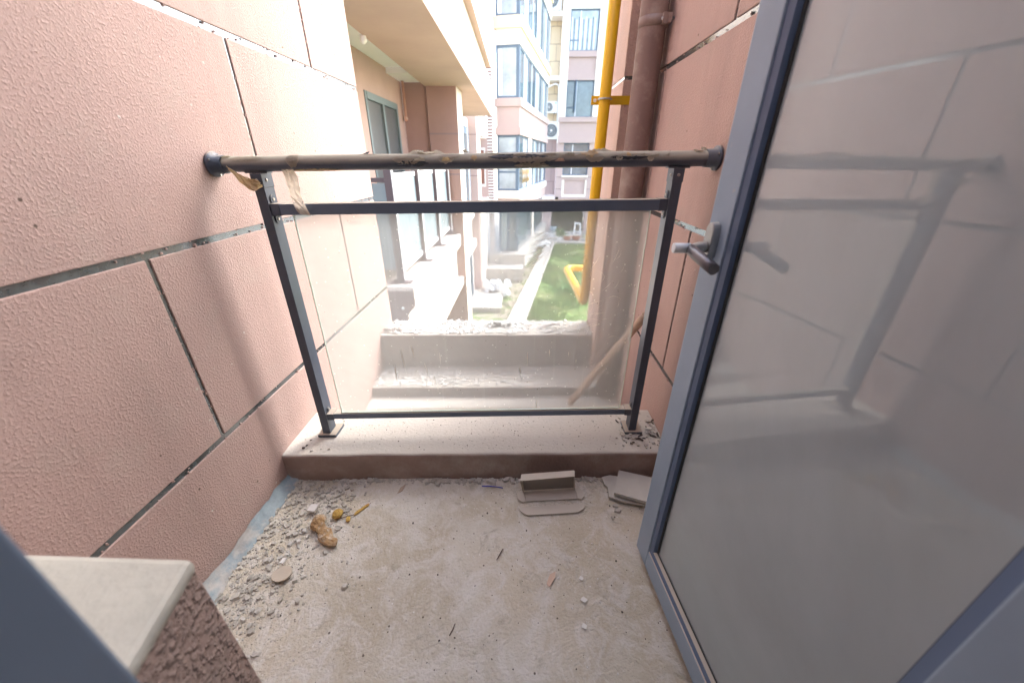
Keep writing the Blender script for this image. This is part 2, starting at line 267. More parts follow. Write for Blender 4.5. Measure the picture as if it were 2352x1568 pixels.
# ---------------------------------------------------------------- mesh helpers
class MB:
    def __init__(s): s.v = []; s.f = []; s.sm = []
    def face(s, pts, smooth=False):
        b = len(s.v); s.v += [tuple(p) for p in pts]; s.f.append(tuple(range(b, b + len(pts)))); s.sm.append(smooth); return s
    def add(s, vs, fs, smooth=False):
        b = len(s.v); s.v += [tuple(p) for p in vs]
        for f in fs: s.f.append(tuple(i + b for i in f)); s.sm.append(smooth)
        return s
    def box(s, x0, x1, y0, y1, z0, z1, T=None, bev=0.0):
        if bev <= 0:
            vs = [(x, y, z) for z in (z0, z1) for y in (y0, y1) for x in (x0, x1)]
            fs = [(0, 2, 3, 1), (4, 5, 7, 6), (0, 1, 5, 4), (2, 6, 7, 3), (0, 4, 6, 2), (1, 3, 7, 5)]
            if T: vs = [T(*p) for p in vs]
            return s.add(vs, fs)
        bm = bmesh.new(); bmesh.ops.create_cube(bm, size=1)
        for v in bm.verts: v.co = Vector(((x0 + x1) / 2 + v.co.x * (x1 - x0), (y0 + y1) / 2 + v.co.y * (y1 - y0), (z0 + z1) / 2 + v.co.z * (z1 - z0)))
        bmesh.ops.bevel(bm, geom=bm.edges[:], offset=bev, segments=2, affect='EDGES', profile=.6)
        bm.verts.index_update(); vs = [tuple(v.co) for v in bm.verts]
        if T: vs = [T(*p) for p in vs]
        s.add(vs, [tuple(v.index for v in f.verts) for f in bm.faces]); bm.free(); return s
    def prism(s, prof, axis_pts, T=None):
        """prof: list of (a,b) points; axis_pts(a,b,t) -> xyz for t = 0, 1"""
        k = len(prof); vs = [axis_pts(a, b, 0) for a, b in prof] + [axis_pts(a, b, 1) for a, b in prof]
        fs = [tuple(range(k))[::-1], tuple(range(k, 2 * k))] + [(i, (i + 1) % k, (i + 1) % k + k, i + k) for i in range(k)]
        return s.add(vs, fs)
    def tube(s, pts, r, n=16, caps=True, smooth=True, rs=None):
        pts = [Vector(p) for p in pts]; rings = []; b = len(s.v)
        up = None
        for i, p in enumerate(pts):
            d = (pts[min(i + 1, len(pts) - 1)] - pts[max(i - 1, 0)]).normalized()
            if up is None: up = Vector((0, 0, 1)) if abs(d.z) < .9 else Vector((0, 1, 0))
            a = d.cross(up).normalized(); c = a.cross(d).normalized(); up = c
            rr = rs[i] if rs else r
            for k in range(n):
                t = 2 * math.pi * k / n; s.v.append(tuple(p + a * (rr * math.cos(t)) + c * (rr * math.sin(t))))
        for i in range(len(pts) - 1):
            for k in range(n):
                s.f.append((b + i * n + k, b + i * n + (k + 1) % n, b + (i + 1) * n + (k + 1) % n, b + (i + 1) * n + k)); s.sm.append(smooth)
        if caps:
            s.f.append(tuple(b + k for k in range(n))[::-1]); s.sm.append(False)
            e = b + (len(pts) - 1) * n; s.f.append(tuple(e + k for k in range(n))); s.sm.append(False)
        return s
    def chunk(s, c, sx, sy, sz, rot=None, jit=.25, rnd=random):
        vs = []
        for z in (-.5, .5):
            for x, y in ((-.5, -.35), (-.1, -.5), (.45, -.4), (.5, .2), (.1, .5), (-.42, .4)):
                k = 1 if z < 0 else .78
                vs.append(Vector(((x * k + rnd.uniform(-jit, jit) * .4) * sx, (y * k + rnd.uniform(-jit, jit) * .4) * sy, (z + rnd.uniform(-jit, jit) * .5) * sz)))
        q = rot or Matrix.Rotation(rnd.uniform(0, 6.28), 3, 'Z') @ Matrix.Rotation(rnd.uniform(-.35, .35), 3, 'X')
        vs = [tuple(Vector(c) + q @ v) for v in vs]
        fs = [(5, 4, 3, 2, 1, 0), (6, 7, 8, 9, 10, 11)] + [(i, (i + 1) % 6, (i + 1) % 6 + 6, i + 6) for i in range(6)]
        return s.add(vs, fs)
    def build(s, name, m, parent=None, label=None, kind=None, root=None):
        base = Vector((0, 0, 0))
        if parent is not None:
            r = parent
            while r.parent: r = r.parent
            base = Vector(r.location)
        me = bpy.data.meshes.new(name)
        me.from_pydata([tuple(Vector(v) - base) for v in s.v], [], s.f)
        me.materials.append(M[m] if isinstance(m, str) else m)
        me.polygons.foreach_set('use_smooth', s.sm); me.update()
        o = bpy.data.objects.new(name, me); C.objects.link(o)
        if parent is not None: o.parent = parent
        if label: o['label'] = label
        if kind: o['kind'] = kind
        return o

def thing(name, label, cat, loc, group=None):
    o = bpy.data.objects.new(name, None); C.objects.link(o); o.location = loc; o.empty_display_size = .1
    o['label'] = label; o['category'] = cat
    if group: o['group'] = group
    return o
def tag(o, label, cat, group=None):
    o['label'] = label; o['category'] = cat
    if group: o['group'] = group
    # put the origin at the mesh base
    co = [v.co.copy() for v in o.data.vertices]
    c = Vector((sum(v.x for v in co) / len(co), sum(v.y for v in co) / len(co), min(v.z for v in co)))
    for v in o.data.vertices: v.co -= c
    o.location = c
    return o
def structure(o): o['kind'] = 'structure'; return o

# ================================================================ THE ALCOVE
XL, XR = -0.90, 0.565
TOP = 3.6
JZ = [-3.0, 0.372, 0.922, 1.465, 2.015, 2.565, 3.115, TOP]
def side_wall(name, label, x, thick, y0, y1, offs, zb):
    t = thing(name, label, 'wall', (x, (y0 + y1) / 2, zb))
    sg = 1 if thick > 0 else -1
    # backing lies 4 mm behind the face of the panels
    xf = x + .004 * sg
    a, b = sorted((xf, x + thick)); MB().box(a, b, y0, y1, zb, TOP).build('backing', 'joint', t)
    for i in range(len(JZ) - 1):
        z0 = JZ[i] + .0095; z1 = JZ[i + 1] - .0095
        if i == 0: z0 = zb
        js = [y0] + [j for j in offs[i % 2] if y0 + .05 < j < y1 - .05] + [y1]
        for k in range(len(js) - 1):
            ya = js[k] + (.0065 if k else 0); yb = js[k + 1] - (.0065 if k + 1 < len(js) - 1 else 0)
            a, b = sorted((x, xf + .004 * sg)); 
            MB().box(a, b, ya, yb, z0, z1, bev=.0018).build('panel', 'salmon', t)
    g = MB(); rj = random.Random(int(abs(x) * 1000))
    for i in range(1, len(JZ) - 2):                      # plaster nibs and smears bridging the joints
        for k in range(34):
            s_ = rj.uniform(.002, .006); yy = rj.uniform(.25, y1 - .02); zz = JZ[i] + rj.choice((-1, 1)) * rj.uniform(.002, .0095)
            g.chunk((x + .0022 * sg, yy, zz), .004, s_ * 1.8, s_, rnd=rj)
        for yj in offs[i % 2]:
            for k in range(14):
                s_ = rj.uniform(.002, .005); g.chunk((x + .0022 * sg, yj + rj.choice((-1, 1)) * rj.uniform(.002, .0065), rj.uniform(JZ[i] + .02, JZ[i + 1] - .02)), .004, s_, s_ * 1.8, rnd=rj)
    g.build('plaster_nibs', 'salmon', t, kind='stuff')
    return t
side_wall('plaster_wall', 'salmon stucco wall with dark recessed joints, on the left of the alcove', XL, -.25, -.2, 2.335, {0: [.33, 1.36], 1: [.855, 1.87]}, -.25)
side_wall('plaster_wall', 'salmon stucco wall behind the open glass door and the brown downpipe', XR, .25, -.2, 2.10, {0: [.79, 1.85], 1: [.30, 1.31]}, -.25)
# swap: rows alternate, row 0 (lowest) carries set 0
# fin of wall that carries the yellow pipe, and outer wall face to the right of it
t = thing('wall_pier', 'pink stucco pier between the yellow gas pipe and the brown downpipe', 'wall', (.6, 2.2, -3))
MB().box(.445, .90, 2.06, 2.39, -2.9, .915, bev=.004).build('panel', 'salmon_pipewall', t)
MB().box(.445, .90, 2.06, 2.39, .929, 1.458, bev=.004).build('panel', 'salmon_pipewall', t)
MB().box(.445, .90, 2.06, 2.39, 1.472, TOP, bev=.004).build('panel', 'salmon_pipewall', t)
MB().box(.449, .89, 2.064, 2.386, -2.9, TOP - .01).build('backing', 'joint', t)
t = thing('outer_wall', 'outer pink wall running right from the pier, facing the garden', 'wall', (4, 2.3, -2.9))
MB().box(.905, 9, 2.10, 2.38, -2.9, TOP).build('face', 'salmon_pipewall', t)

# floor
g = MB(); NX, NY = 60, 60
x0, x1, y0, y1 = XL - .02, XR + .02, -.1, 1.16
for j in range(NY + 1):
    for i in range(NX + 1):
        x = x0 + (x1 - x0) * i / NX; y = y0 + (y1 - y0) * j / NY
        h = .006 * noise.noise(Vector((x * 3, y * 3, 0))) + .003 * noise.noise(Vector((x * 11, y * 11, 4)))
        h += .020 * max(0, 1 - (x - XL) / .07) ** 2 + .006 * max(0, 1 - abs(y - 1.05) / .05)
        g.v.append((x, y, h))
for j in range(NY):
    for i in range(NX):
        a = j * (NX + 1) + i; g.f.append((a, a + 1, a + NX + 2, a + NX + 1)); g.sm.append(True)
structure(g.build('floor', 'floor'))
structure(MB().box(XL - .24, XR + .24, -.1, 2.06, -3.0, -.26).build('alcove_base', 'step'))

# front kerb (the railing stands on it): slightly skewed, worn, rounded edge
def kerb(name, prof, m, xa, xb, skew, sub=40, amp=.003, seed=0):
    """prof: closed list of (y,z); lofted along x with uneven edges"""
    g = MB(); k = len(prof)
    for i in range(sub + 1):
        x = xa + (xb - xa) * i / sub
        for (y, z) in prof:
            dy = amp * noise.noise(Vector((x * 9 + seed, y * 7, z * 9))); dz = amp * noise.noise(Vector((x * 8, y * 9 + 5, z * 7 + seed)))
            g.v.append((x, y + skew * (x + .15) + dy, z + dz))
    for i in range(sub):
        for j in range(k):
            a = i * k + j; b = i * k + (j + 1) % k; g.f.append((a, b, b + k, a + k)); g.sm.append(False)
    g.f.append(tuple(range(k))); g.sm.append(False); g.f.append(tuple(sub * k + j for j in range(k))[::-1]); g.sm.append(False)
    return g.build(name, m)
def rounded(y0, y1, z0, z1, r):
    return [(y0, z0), (y0, z1 - r), (y0 + r * .15, z1 - r * .45), (y0 + r * .45, z1 - r * .12), (y0 + r, z1),] + \
           [(y0 + (y1 - y0) * q, z1 + .001) for q in (.35, .6, .8)] + [(y1 - r, z1), (y1 - r * .3, z1 - r * .3), (y1, z1 - r), (y1, z0)]
structure(kerb('front_kerb', rounded(1.068, 1.345, -.2, .13, .012), 'sill', XL + .001, XR - .001, .045))
structure(kerb('recess_floor', rounded(1.30, 1.92, -.24, -.165, .004), 'step', XL + .001, XR - .001, .03, seed=3))
structure(kerb('lower_step', rounded(1.885, 2.16, -.23, -.105, .012), 'step', XL + .001, XR - .001, .04, seed=6))
structure(kerb('outer_parapet', rounded(2.13, 2.365, -2.9, .13, .012), 'step', XL + .001, .444, .04, seed=9))
# waterproofing strip along left wall foot
g = MB(); n = 50
for i in range(n + 1):
    y = .28 + (1.075 - .28) * i / n
    h = .040 + .016 * noise.noise(Vector((y * 9, 0, 1))) + .012 * noise.noise(Vector((y * 31, 0, 7)))
    wd = .032 + .014 * noise.noise(Vector((y * 8, 3, 0)))
    g.v += [(XL + .0025, y, h), (XL + .012, y, h * .55), (XL + wd, y, .016), (XL + wd + .012, y, -.004)]
for i in range(n):
    for j in range(3):
        a = i * 4 + j; g.f.append((a, a + 4, a + 5, a + 1)); g.sm.append(True)
structure(g.build('waterproof_strip', 'coving'))
# crumbling mortar lip where floor meets kerb
g = MB()
for k in range(420):
    x = random.uniform(XL + .03, XR - .02); s_ = random.uniform(.003, .009) if random.random() < .85 else random.uniform(.009, .02)
    if noise.noise(Vector((x * 7, 3, 3))) < -.12: s_ *= .5
    g.chunk((x, 1.064 + .045 * (x + .15) - abs(random.gauss(0, .010)), .004 + random.uniform(0, .006)), s_ * 1.8, s_, s_ * .6)
o = g.build('mortar_crumbs', 'rubble', kind='stuff'); o['label'] = 'crumbled mortar along the foot of the kerb'; 

# low wall block bottom left
t = thing('low_wall', 'blurred low wall stub with dusty top and rough brown side, beside the left door jamb', 'wall', (-.66, .2, 0))
def Tb(x, y, z):   # right face leans a little towards the camera side
    return (x + (.304 - y) * .24 if x > -.6 else x, y, z)
MB().box(XL + .002, -.439, .132, .302, 0, .6415, T=Tb, bev=.004).build('wall_body', 'salmon_rough', t)
MB().box(XL + .002, -.4365, .13, .3045, .628, .6505, T=Tb, bev=.0085).build('wall_cap', mat('cap dust', (.58, .55, .46), rough=.9, var=.12, vscale=6, bump=.5, bscale=18, bdist=.010, col2=(.50, .48, .40), c2scale=14, c2lo=.52, c2hi=.7), t)
# door frame: left jamb, lintel
t = thing('door_frame', 'dark blue metal door frame, blurred post at the lower left corner', 'door frame', (0, .09, 0))
MB().box(-.325, -.258, .066, .118, 0, 2.16, bev=.003).build('jamb', 'doorblue', t)
MB().box(-.34, -.285, .03, .0655, 0, 2.16, bev=.002).build('inner_jamb_shade', 'navy', t)  # darker piece that paints in the shadow inside the frame
MB().box(.462, .53, .066, .118, 0, 2.16, bev=.003).build('jamb', 'doorblue', t)
MB().box(-.325, .53, .066, .118, 2.1605, 2.22, bev=.003).build('lintel', 'doorblue', t)
MB().box(-.257, .461, .066, .118, -.002, .018).build('threshold', 'doorblue', t)
# facade wall around and above the door, room behind
t = thing('facade_wall', 'plaster wall around the doorway behind the camera', 'wall', (0, 0, 0))
MB().box(XL + .003, XR - .003, .02, .125, 2.223, TOP).build('wall_above_door', 'salmon', t)
MB().box(.532, XR + .24, -.1, .125, 0, 2.222).build('wall_beside_door', 'room', t)
MB().box(XL + .003, -.342, .02, .125, 0, .648).build('wall_below_window', 'room', t)
t = thing('window', 'side window frame over the low wall stub left of the doorway', 'window', (-.6, .09, .66))
for a in ((-.895, -.85, .66, 2.2), (-.385, -.345, .66, 2.2), (-.849, -.386, .66, .70), (-.849, -.386, 2.16, 2.2)):
    MB().box(a[0], a[1], .05, .10, a[2], a[3], bev=.002).build('frame', 'doorblue', t)
t = thing('room_shell', 'plain white room behind the doorway', 'room', (0, -2, 0))
MB().box(-3, 2.6, -4.2, -.201, -.06, -.003).build('room_floor', 'roomfloor', t)
MB().box(-3, 2.6, -4.3, -4.2, 0, 2.8).build('back_wall', 'room', t)
MB().box(-3.1, -3, -4.2, -.2, 0, 2.8).build('side_wall', 'room', t)
MB().box(2.6, 2.7, -4.2, -.2, 0, 2.8).build('side_wall', 'room', t)
MB().box(-3.1, 2.7, -4.3, .018, 2.801, 2.9).build('ceiling', 'room', t)
MB().box(-3, XL - .26, -.2, -.05, 0, 2.8).build('front_wall', 'room', t)
MB().box(XR + .26, 2.6, -.2, -.05, 0, 2.8).build('front_wall', 'room', t)

# ================================================================ RAILING
def yr(x): return 1.152 + (x + .771) * .0483           # the railing's plane
def TR(u, v, z): return (u, yr(u) + v, z)              # local: u across, v depth behind the plane
rail = thing('railing', 'dusty dark metal railing with glass panel standing on the kerb', 'railing', (-.15, 1.18, .13))
def zr(x): return 1.1165 + (x + .9) * .0125            # handrail rises slightly to the right
pts = [(x, yr(x) + .012, zr(x) + .0006 * math.sin(x * 9)) for x in [XL + .004 + (XR - XL - .008) * i / 40 for i in range(41)]]
MB().tube(pts, .0210, 28).build('handrail', mat('dusty wrapped rail', (.080, .10, .135), rough=.34, var=.12, vscale=8, dust=(.43, .41, .33), dust_lo=-.25, dust_hi=.45, bump=.25, bscale=26, bdist=.0015), rail)
for x, d in ((XL, 1), (XR, -1)):
    c = MB().tube([(x + d * .002, yr(x) + .012, zr(x)), (x + d * .010, yr(x) + .012, zr(x)), (x + d * .0105, yr(x) + .012, zr(x)), (x + d * .038, yr(x) + .012, zr(x))], .03, 28, rs=[.034, .033, .0255, .0245]).build('end_cap', 'navy', rail)
    for k in range(3):
        an = 2.1 * k + .6; p = Vector((x + d * .0105, yr(x) + .012 + .0285 * math.cos(an), zr(x) + .0285 * math.sin(an)))
        MB().tube([p, p + Vector((d * .003, 0, 0))], .003, 10).build('screw', 'screw', c)
posts = ((-.7765, .0), (.4515, .0))
for px, _ in posts:
    zt = zr(px) - .0210
    post = MB().box(px - .0145, px + .0145, -.004, .044, .145, zt - .016, T=TR, bev=.0012).build('post', 'navy', rail)
    MB().box(px - .032, px + .040, -.014, .062, .131, .1445, T=TR, bev=.003).build('base_plate', 'navy', rail)
    br = MB().box(px - .016, px + .016, -.0055, .0455, zt - .042, zt - .004, T=TR, bev=.001).box(px - .032, px + .032, .000, .026, zt - .0038, zt + .0005, T=TR).build('saddle', 'navy', rail)
    sg = 1 if px < 0 else -1
    for u, v, ax in ((px, -.0055, 'y'), (px + sg * .016, .013, 'x')):
        p = Vector(TR(u, v, zt - .022)); d = Vector((0, -.003, 0)) if ax == 'y' else Vector((sg * .003, 0, 0))
        MB().tube([p, p + d * .6, p + d], .0046, 12, rs=[.0046, .0044, .0022]).build('screw', 'screw', br)
# rails
U0, U1 = posts[0][0] + .0148, posts[1][0] - .0148
def TM(z0l, z0r):
    def f(u, v, z): return (u, yr(u) + v, z + z0l + (z0r - z0l) * (u - U0) / (U1 - U0))
    return f
mid = MB().box(U0 + .001, U1 - .001, .001, .042, -.0160, .0160, T=TM(.993, 1.007), bev=.0012).build('middle_rail', 'railblue', rail)
low = MB().box(U0 + .001, U1 - .001, .003, .034, -.012, .012, T=TM(.222, .232), bev=.0012).build('bottom_rail', 'railblue', rail)
for px, sg in ((U0, 1), (U1, -1)):
    for zc, hh, big in ((.993 if sg > 0 else 1.007, .0175, 1), (.222 if sg > 0 else .232, .014, 0)):
        a, b = sorted((px + sg * .0005, px + sg * .026))
        cup = MB().box(a, b, -.001, .038, zc - hh, zc + hh, T=TR, bev=.001)
        # ears with screws, above and below the cup, lying on the post's inner side
        ears = []
        for q in ((1, -1) if big else (1,)):
            ze = zc + q * (hh + .011)
            e0 = Vector(TR(px, .020, ze)); cup.tube([e0 + Vector((sg * .0004, 0, 0)), e0 + Vector((sg * .0032, 0, 0))], .0125 if big else .009, 16)
            ears.append(e0 + Vector((sg * .0032, 0, 0)))
        cup = cup.build('rail_cup', 'navy', rail)
        for e in ears: MB().tube([e, e + Vector((sg * .0025, 0, 0))], .004, 10).build('screw', 'screw', cup)
# glass panel
g0l, g0r, g1l, g1r = -.712, .392, -.690, .388
def TG(u, v, z): return (u, yr(u) + v, z)
zb_, zt_ = .236, .978
MB().add([TG(-.704, .0105, zb_), TG(.390, .0105, zb_ + .012), TG(.390, .0105, zt_ + .012), TG(-.704, .0105, zt_)], [(0, 1, 2, 3)]).build('glass_panel', 'railglass', rail)
ge = MB()
for u in (-.704, .390):
    a, b = (u - .0012, u + .0012); ge.box(a, b, .0075, .0135, zb_ + (.012 if u > 0 else 0), zt_ + (.012 if u > 0 else 0), T=TG)
ge.box(-.7025, .3885, .0075, .0135, -.0012, .0012, T=TM(.236, .248)).build('glass_edge', 'glassedge', rail)
# scuffs on the glass: scratched fans, drips and bird-dirt specks
gp = [o for o in C.objects if o.name.startswith('glass_panel')][0]
sc = MB(); rs = random.Random(3)
def streak(u, z, ang, ln, wd, bend=0.0):
    k = 5; L_ = []; Rr = []
    for i in range(k + 1):
        q = i / k; a = ang + bend * q; uu = u + math.cos(a) * ln * q; zz = z + math.sin(a) * ln * q
        ww = wd * (1 - abs(2 * q - .8)) if q < .95 else 0; ww = max(ww, wd * .15)
        nx, nz_ = -math.sin(a) * ww, math.cos(a) * ww
        L_.append(TG(uu + nx, .0092, zz + nz_)); Rr.append(TG(uu - nx, .0092, zz - nz_))
    for i in range(k): sc.face([L_[i], L_[i + 1], Rr[i + 1], Rr[i]])
for k in range(40):      # feathery fan, upper middle of the glass
    q = k / 40; streak(.005 + rs.uniform(-.012, .012) + .03 * q, .805 + .11 * q + rs.uniform(-.004, .004), R(rs.uniform(12, 26)), rs.uniform(.03, .085), rs.uniform(.0002, .0007), rs.uniform(-.2, .3))
for k in range(26): streak(.24 + rs.uniform(-.03, .09), .66 + rs.uniform(-.12, .20), R(rs.uniform(15, 70)), rs.uniform(.02, .06), rs.uniform(.0002, .0006), rs.uniform(-1.2, 1.2))
for u, z, l_ in ((-.44, .52, .11), (-.47, .45, .09), (-.40, .53, .05), (-.36, .46, .08), (-.30, .50, .05), (.02, .50, .06), (-.01, .44, .05), (.10, .51, .03), (.17, .50, .02), (-.33, .40, .07), (.06, .285, .04), (.20, .47, .02)):
    streak(u, z, R(-88 + rs.uniform(-5, 12)), l_, rs.uniform(.0008, .0022))
for k in range(120):
    u, z = rs.uniform(-.69, .38), .25 + .70 * rs.random() ** 1.4; r_ = rs.uniform(.0005, .0014)
    sc.face([TG(u + r_ * math.cos(a) * rs.uniform(.7, 1.3), .0094, z + r_ * 1.3 * math.sin(a)) for a in (0, 1, 2, 3, 4, 5)])
sc.build('scuff_marks', mat('dried splash', (.72, .69, .60), rough=.9), gp, kind='stuff')
sd = MB()
for k in range(46):
    u, z = rs.uniform(-.69, .38), .30 + .66 * rs.random(); r_ = rs.uniform(.0006, .0016)
    sd.face([TG(u + r_ * math.cos(a) * rs.uniform(.5, 1.3), .0090, z + r_ * 1.6 * math.sin(a)) for a in (0, 1, 2, 3, 4, 5)])
sd.build('dirt_specks', 'gritdark', gp, kind='stuff')

# torn protective film on the handrail
def scrap(uc, ang0, lw, lh, m, lift=.003, seed=0, curl=.4, flap=0.0):
    """a ragged bit of film wrapped round the rail: uc centre, ang0 polar angle of its centre (0 = camera side, 90 = top)"""
    rn = random.Random(seed); g = MB(); nu, nv = max(10, int(lw / .004)), 5
    def edge(i, k): return max(0, .10 + .26 * noise.noise(Vector((i * .45, k, seed))) + (rn.uniform(0, .10) if rn.random() < .3 else 0))
    cut = [edge(i, 1) for i in range(nu + 1)]; cut2 = [edge(i, 8) for i in range(nu + 1)]
    for i in range(nu + 1):
        for j in range(nv + 1):
            p = i / nu - .5; q = j / nv
            taper = max(.12, 1 - abs(2 * p) ** 3)
            q2 = .5 + (cut[i] + (1 - cut[i] - cut2[i]) * q - .5) * taper
            al = R(ang0) + (q2 - .5) * lh / .0215
            rr = .0213 + .0006 + lift * .35 * abs(noise.noise(Vector((p * 9, q * 4, seed))))
            if curl > .45 and q < .3: rr += (curl - .35) * .010 * (1 - q / .3) * (.4 + .6 * abs(noise.noise(Vector((p * 12, 1, seed)))))
            u = uc + p * lw
            g.v.append((u, yr(u) + .012 - rr * math.cos(al), zr(u) + rr * math.sin(al)))
    for i in range(nu):
        for j in range(nv):
            a = i * (nv + 1) + j; g.f.append((a, a + 1, a + nv + 2, a + nv + 1)); g.sm.append(False)
    o = g.build('film_scrap', m, rail); return o
for a in ((-.335, 20, .085, .034, 'film', .002, 11, .5), (-.32, -10, .09, .020, 'filmdark', .003, 12, .8), (-.225, 15, .045, .026, 'film', .003, 13, .8),
          (-.215, 50, .06, .02, 'film', .002, 14, .5), (-.145, 25, .018, .018, 'filmyellow', .001, 15, .2), (-.02, 28, .17, .020, 'filmdark', .001, 16, .15),
          (.00, 58, .19, .018, 'film', .002, 17, .8), (.015, 8, .15, .020, 'film', .002, 18, .5), (.02, -35, .10, .02, 'film', .003, 19, .6),
          (.13, 45, .07, .016, 'film', .001, 20, .6), (.185, 60, .055, .035, 'filmyellow', .003, 21, .6), (.20, 10, .05, .024, 'film', .003, 22, .7),
          (.30, 15, .11, .014, 'filmdark', .001, 23, .3), (.31, 30, .12, .010, 'film', .002, 24, .7), (.36, 5, .02, .018, 'film', .003, 25, .9), (.27, 12, .02, .018, 'film', .003, 26, .9),
          (-.79, 40, .09, .020, 'film', .001, 27, .2), (-.66, 30, .040, .055, 'film', .001, 28, .1), (-.86, 70, .045, .02, 'film', .004, 29, 1.0), (-.60, -60, .16, .015, 'filmyellow', .002, 30, .3),
          (-.45, 75, .05, .012, 'film', .001, 31, .3), (-.10, 80, .03, .012, 'film', .003, 32, 1.0), (.50, 75, .03, .02, 'film', .004, 33, 1.0), (-.285, 88, .05, .018, 'film', .007, 34, 1.6)):
    scrap(*a[:5], lift=a[5], seed=a[6], curl=a[7])
def flap(uc, ang, w_, h_, lift, seed, m='film'):
    rn = random.Random(seed); g = MB(); nu, nv = 7, 4
    for j in range(nv + 1):
        q = j / nv
        for i in range(nu + 1):
            p = i / nu - .5; al = R(ang) + (q * h_ * .6) / .0215
            rr = .0217 + lift * q ** 1.6 * (1 + .6 * noise.noise(Vector((p * 5, q * 3, seed))))
            wv = w_ * (1 - .55 * q + .35 * noise.noise(Vector((q * 4, seed, p * 2)))); u = uc + p * wv + .012 * q * math.sin(seed)
            if j == nv: rr -= lift * .5 * rn.random(); 
            g.v.append((u, yr(u) + .012 - rr * math.cos(al), zr(u) + rr * math.sin(al)))
    for j in range(nv):
        for i in range(nu): a = j * (nu + 1) + i; g.f.append((a, a + 1, a + nu + 2, a + nu + 1)); g.sm.append(False)
    g.build('film_flap', m, rail)
for a in ((-.315, 70, .050, .020, .012, 1), (-.305, 0, .040, .016, .007, 2), (-.225, -5, .032, .018, .008, 3, 'filmyellow'), (-.245, 75, .03, .014, .009, 4), (.00, -45, .05, .012, .007, 5), (.055, -50, .04, .014, .008, 6),
          (-.02, 30, .05, .010, .004, 7), (.06, 32, .06, .010, .004, 8), (.125, 30, .04, .010, .005, 9), (.195, 45, .03, .022, .006, 10, 'filmyellow'), (.225, 80, .07, .010, .008, 11), (.30, 15, .018, .018, .005, 12, 'filmyellow'),
          (.335, 20, .016, .012, .004, 13), (.37, 12, .018, .014, .005, 14), (.405, 15, .012, .016, .004, 15), (.52, 80, .025, .012, .010, 16), (-.165, 78, .02, .010, .010, 17), (-.875, 60, .03, .012, .006, 18, 'whitecap'), (.10, -8, .03, .012, .006, 19, 'pinkflake'), (-.46, 82, .016, .010, .008, 20, 'filmdark')):
    flap(*a)
# tape strip hanging from handrail onto middle rail, with the torn printed end
def sheet(name, rows, m, parent, amp=.002, seed=0, nu=6, label=None):
    """rows: list of (left xyz, right xyz)"""
    g = MB()
    for i, (a, b) in enumerate(rows):
        for j in range(nu + 1):
            p = Vector(a).lerp(Vector(b), j / nu); p += Vector((0, amp * noise.noise(Vector((i * .9, j * .8, seed))) * 2, amp * .5 * noise.noise(Vector((i, j * .7, seed + 9))))); g.v.append(tuple(p))
    for i in range(len(rows) - 1):
        for j in range(nu):
            a = i * (nu + 1) + j; g.f.append((a, a + 1, a + nu + 2, a + nu + 1)); g.sm.append(False)
    return g.build(name, m, parent, label=label)
rows = []
for i in range(12):
    q = i / 11; z = 1.104 - .122 * q; u = -.682 + .022 * q + .003 * math.sin(q * 7); w_ = .0170 + .001 * math.sin(q * 9)
    y = yr(u) - .004 - .008 * math.sin(q * 2.4)
    rows.append(((u - w_, y, z), (u + w_, y + .001, z + .004 * math.sin(q * 5))))
sheet('tape_strip', rows[:8], translucent(mat('beige tape', (.78, .69, .57), rough=.5, var=.15, vscale=30)), rail, .002, 1)
sheet('tape_strip', rows[7:], 'tape', rail, .003, 2, label='torn lower end of the tape with black crumpled print')
rows = []
for i in range(9):       # loose pocket of yellowed film over the left post
    q = i / 8; uc = -.845 + .085 * q; z = 1.108 - .045 * math.sin(min(q * 1.15, 1) * 1.9); wd = .006 + .018 * math.sin(q * 2.9)
    rows.append(((uc - .004, yr(uc) - .010 - .006 * q, z + wd * .8), (uc + .006, yr(uc) - .016 - .004 * q, z - wd * .7)))
sheet('loose_film', rows, 'filmyellow', rail, .004, 5)

# ================================================================ DOOR
hx, hy = .434, .231            # hinge side
ex, ey = .372, .785            # free edge
du = Vector((hx - ex, hy - ey, 0)); DL = du.length + .095; du.normalize(); dn = Vector((-du.y, du.x, 0))
if dn.x < 0: dn = -dn
def TD(u, v, z): p = Vector((ex, ey, 0)) + du * u + dn * v; return (p.x, p.y, z)     # u from the free edge, v through the thickness away from camera side
door = thing('glass_door', 'blue grey framed glass door standing open on the right', 'door', (ex, ey, .03))
DB, DT = .032, 2.10
MB().box(0, .066, 0, .052, DB, DT, T=TD, bev=.003).build('stile', 'doorblue', door)
MB().box(DL - .075, DL, 0, .052, DB, DT, T=TD, bev=.003).build('stile', 'doorblue', door)
MB().box(.0665, DL - .0755, 0, .052, DB, DB + .066, T=TD, bev=.003).build('bottom_rail', 'doorblue', door)
MB().box(.0665, DL - .0755, 0, .052, DT - .07, DT, T=TD, bev=.003).build('top_rail', 'doorblue', door)
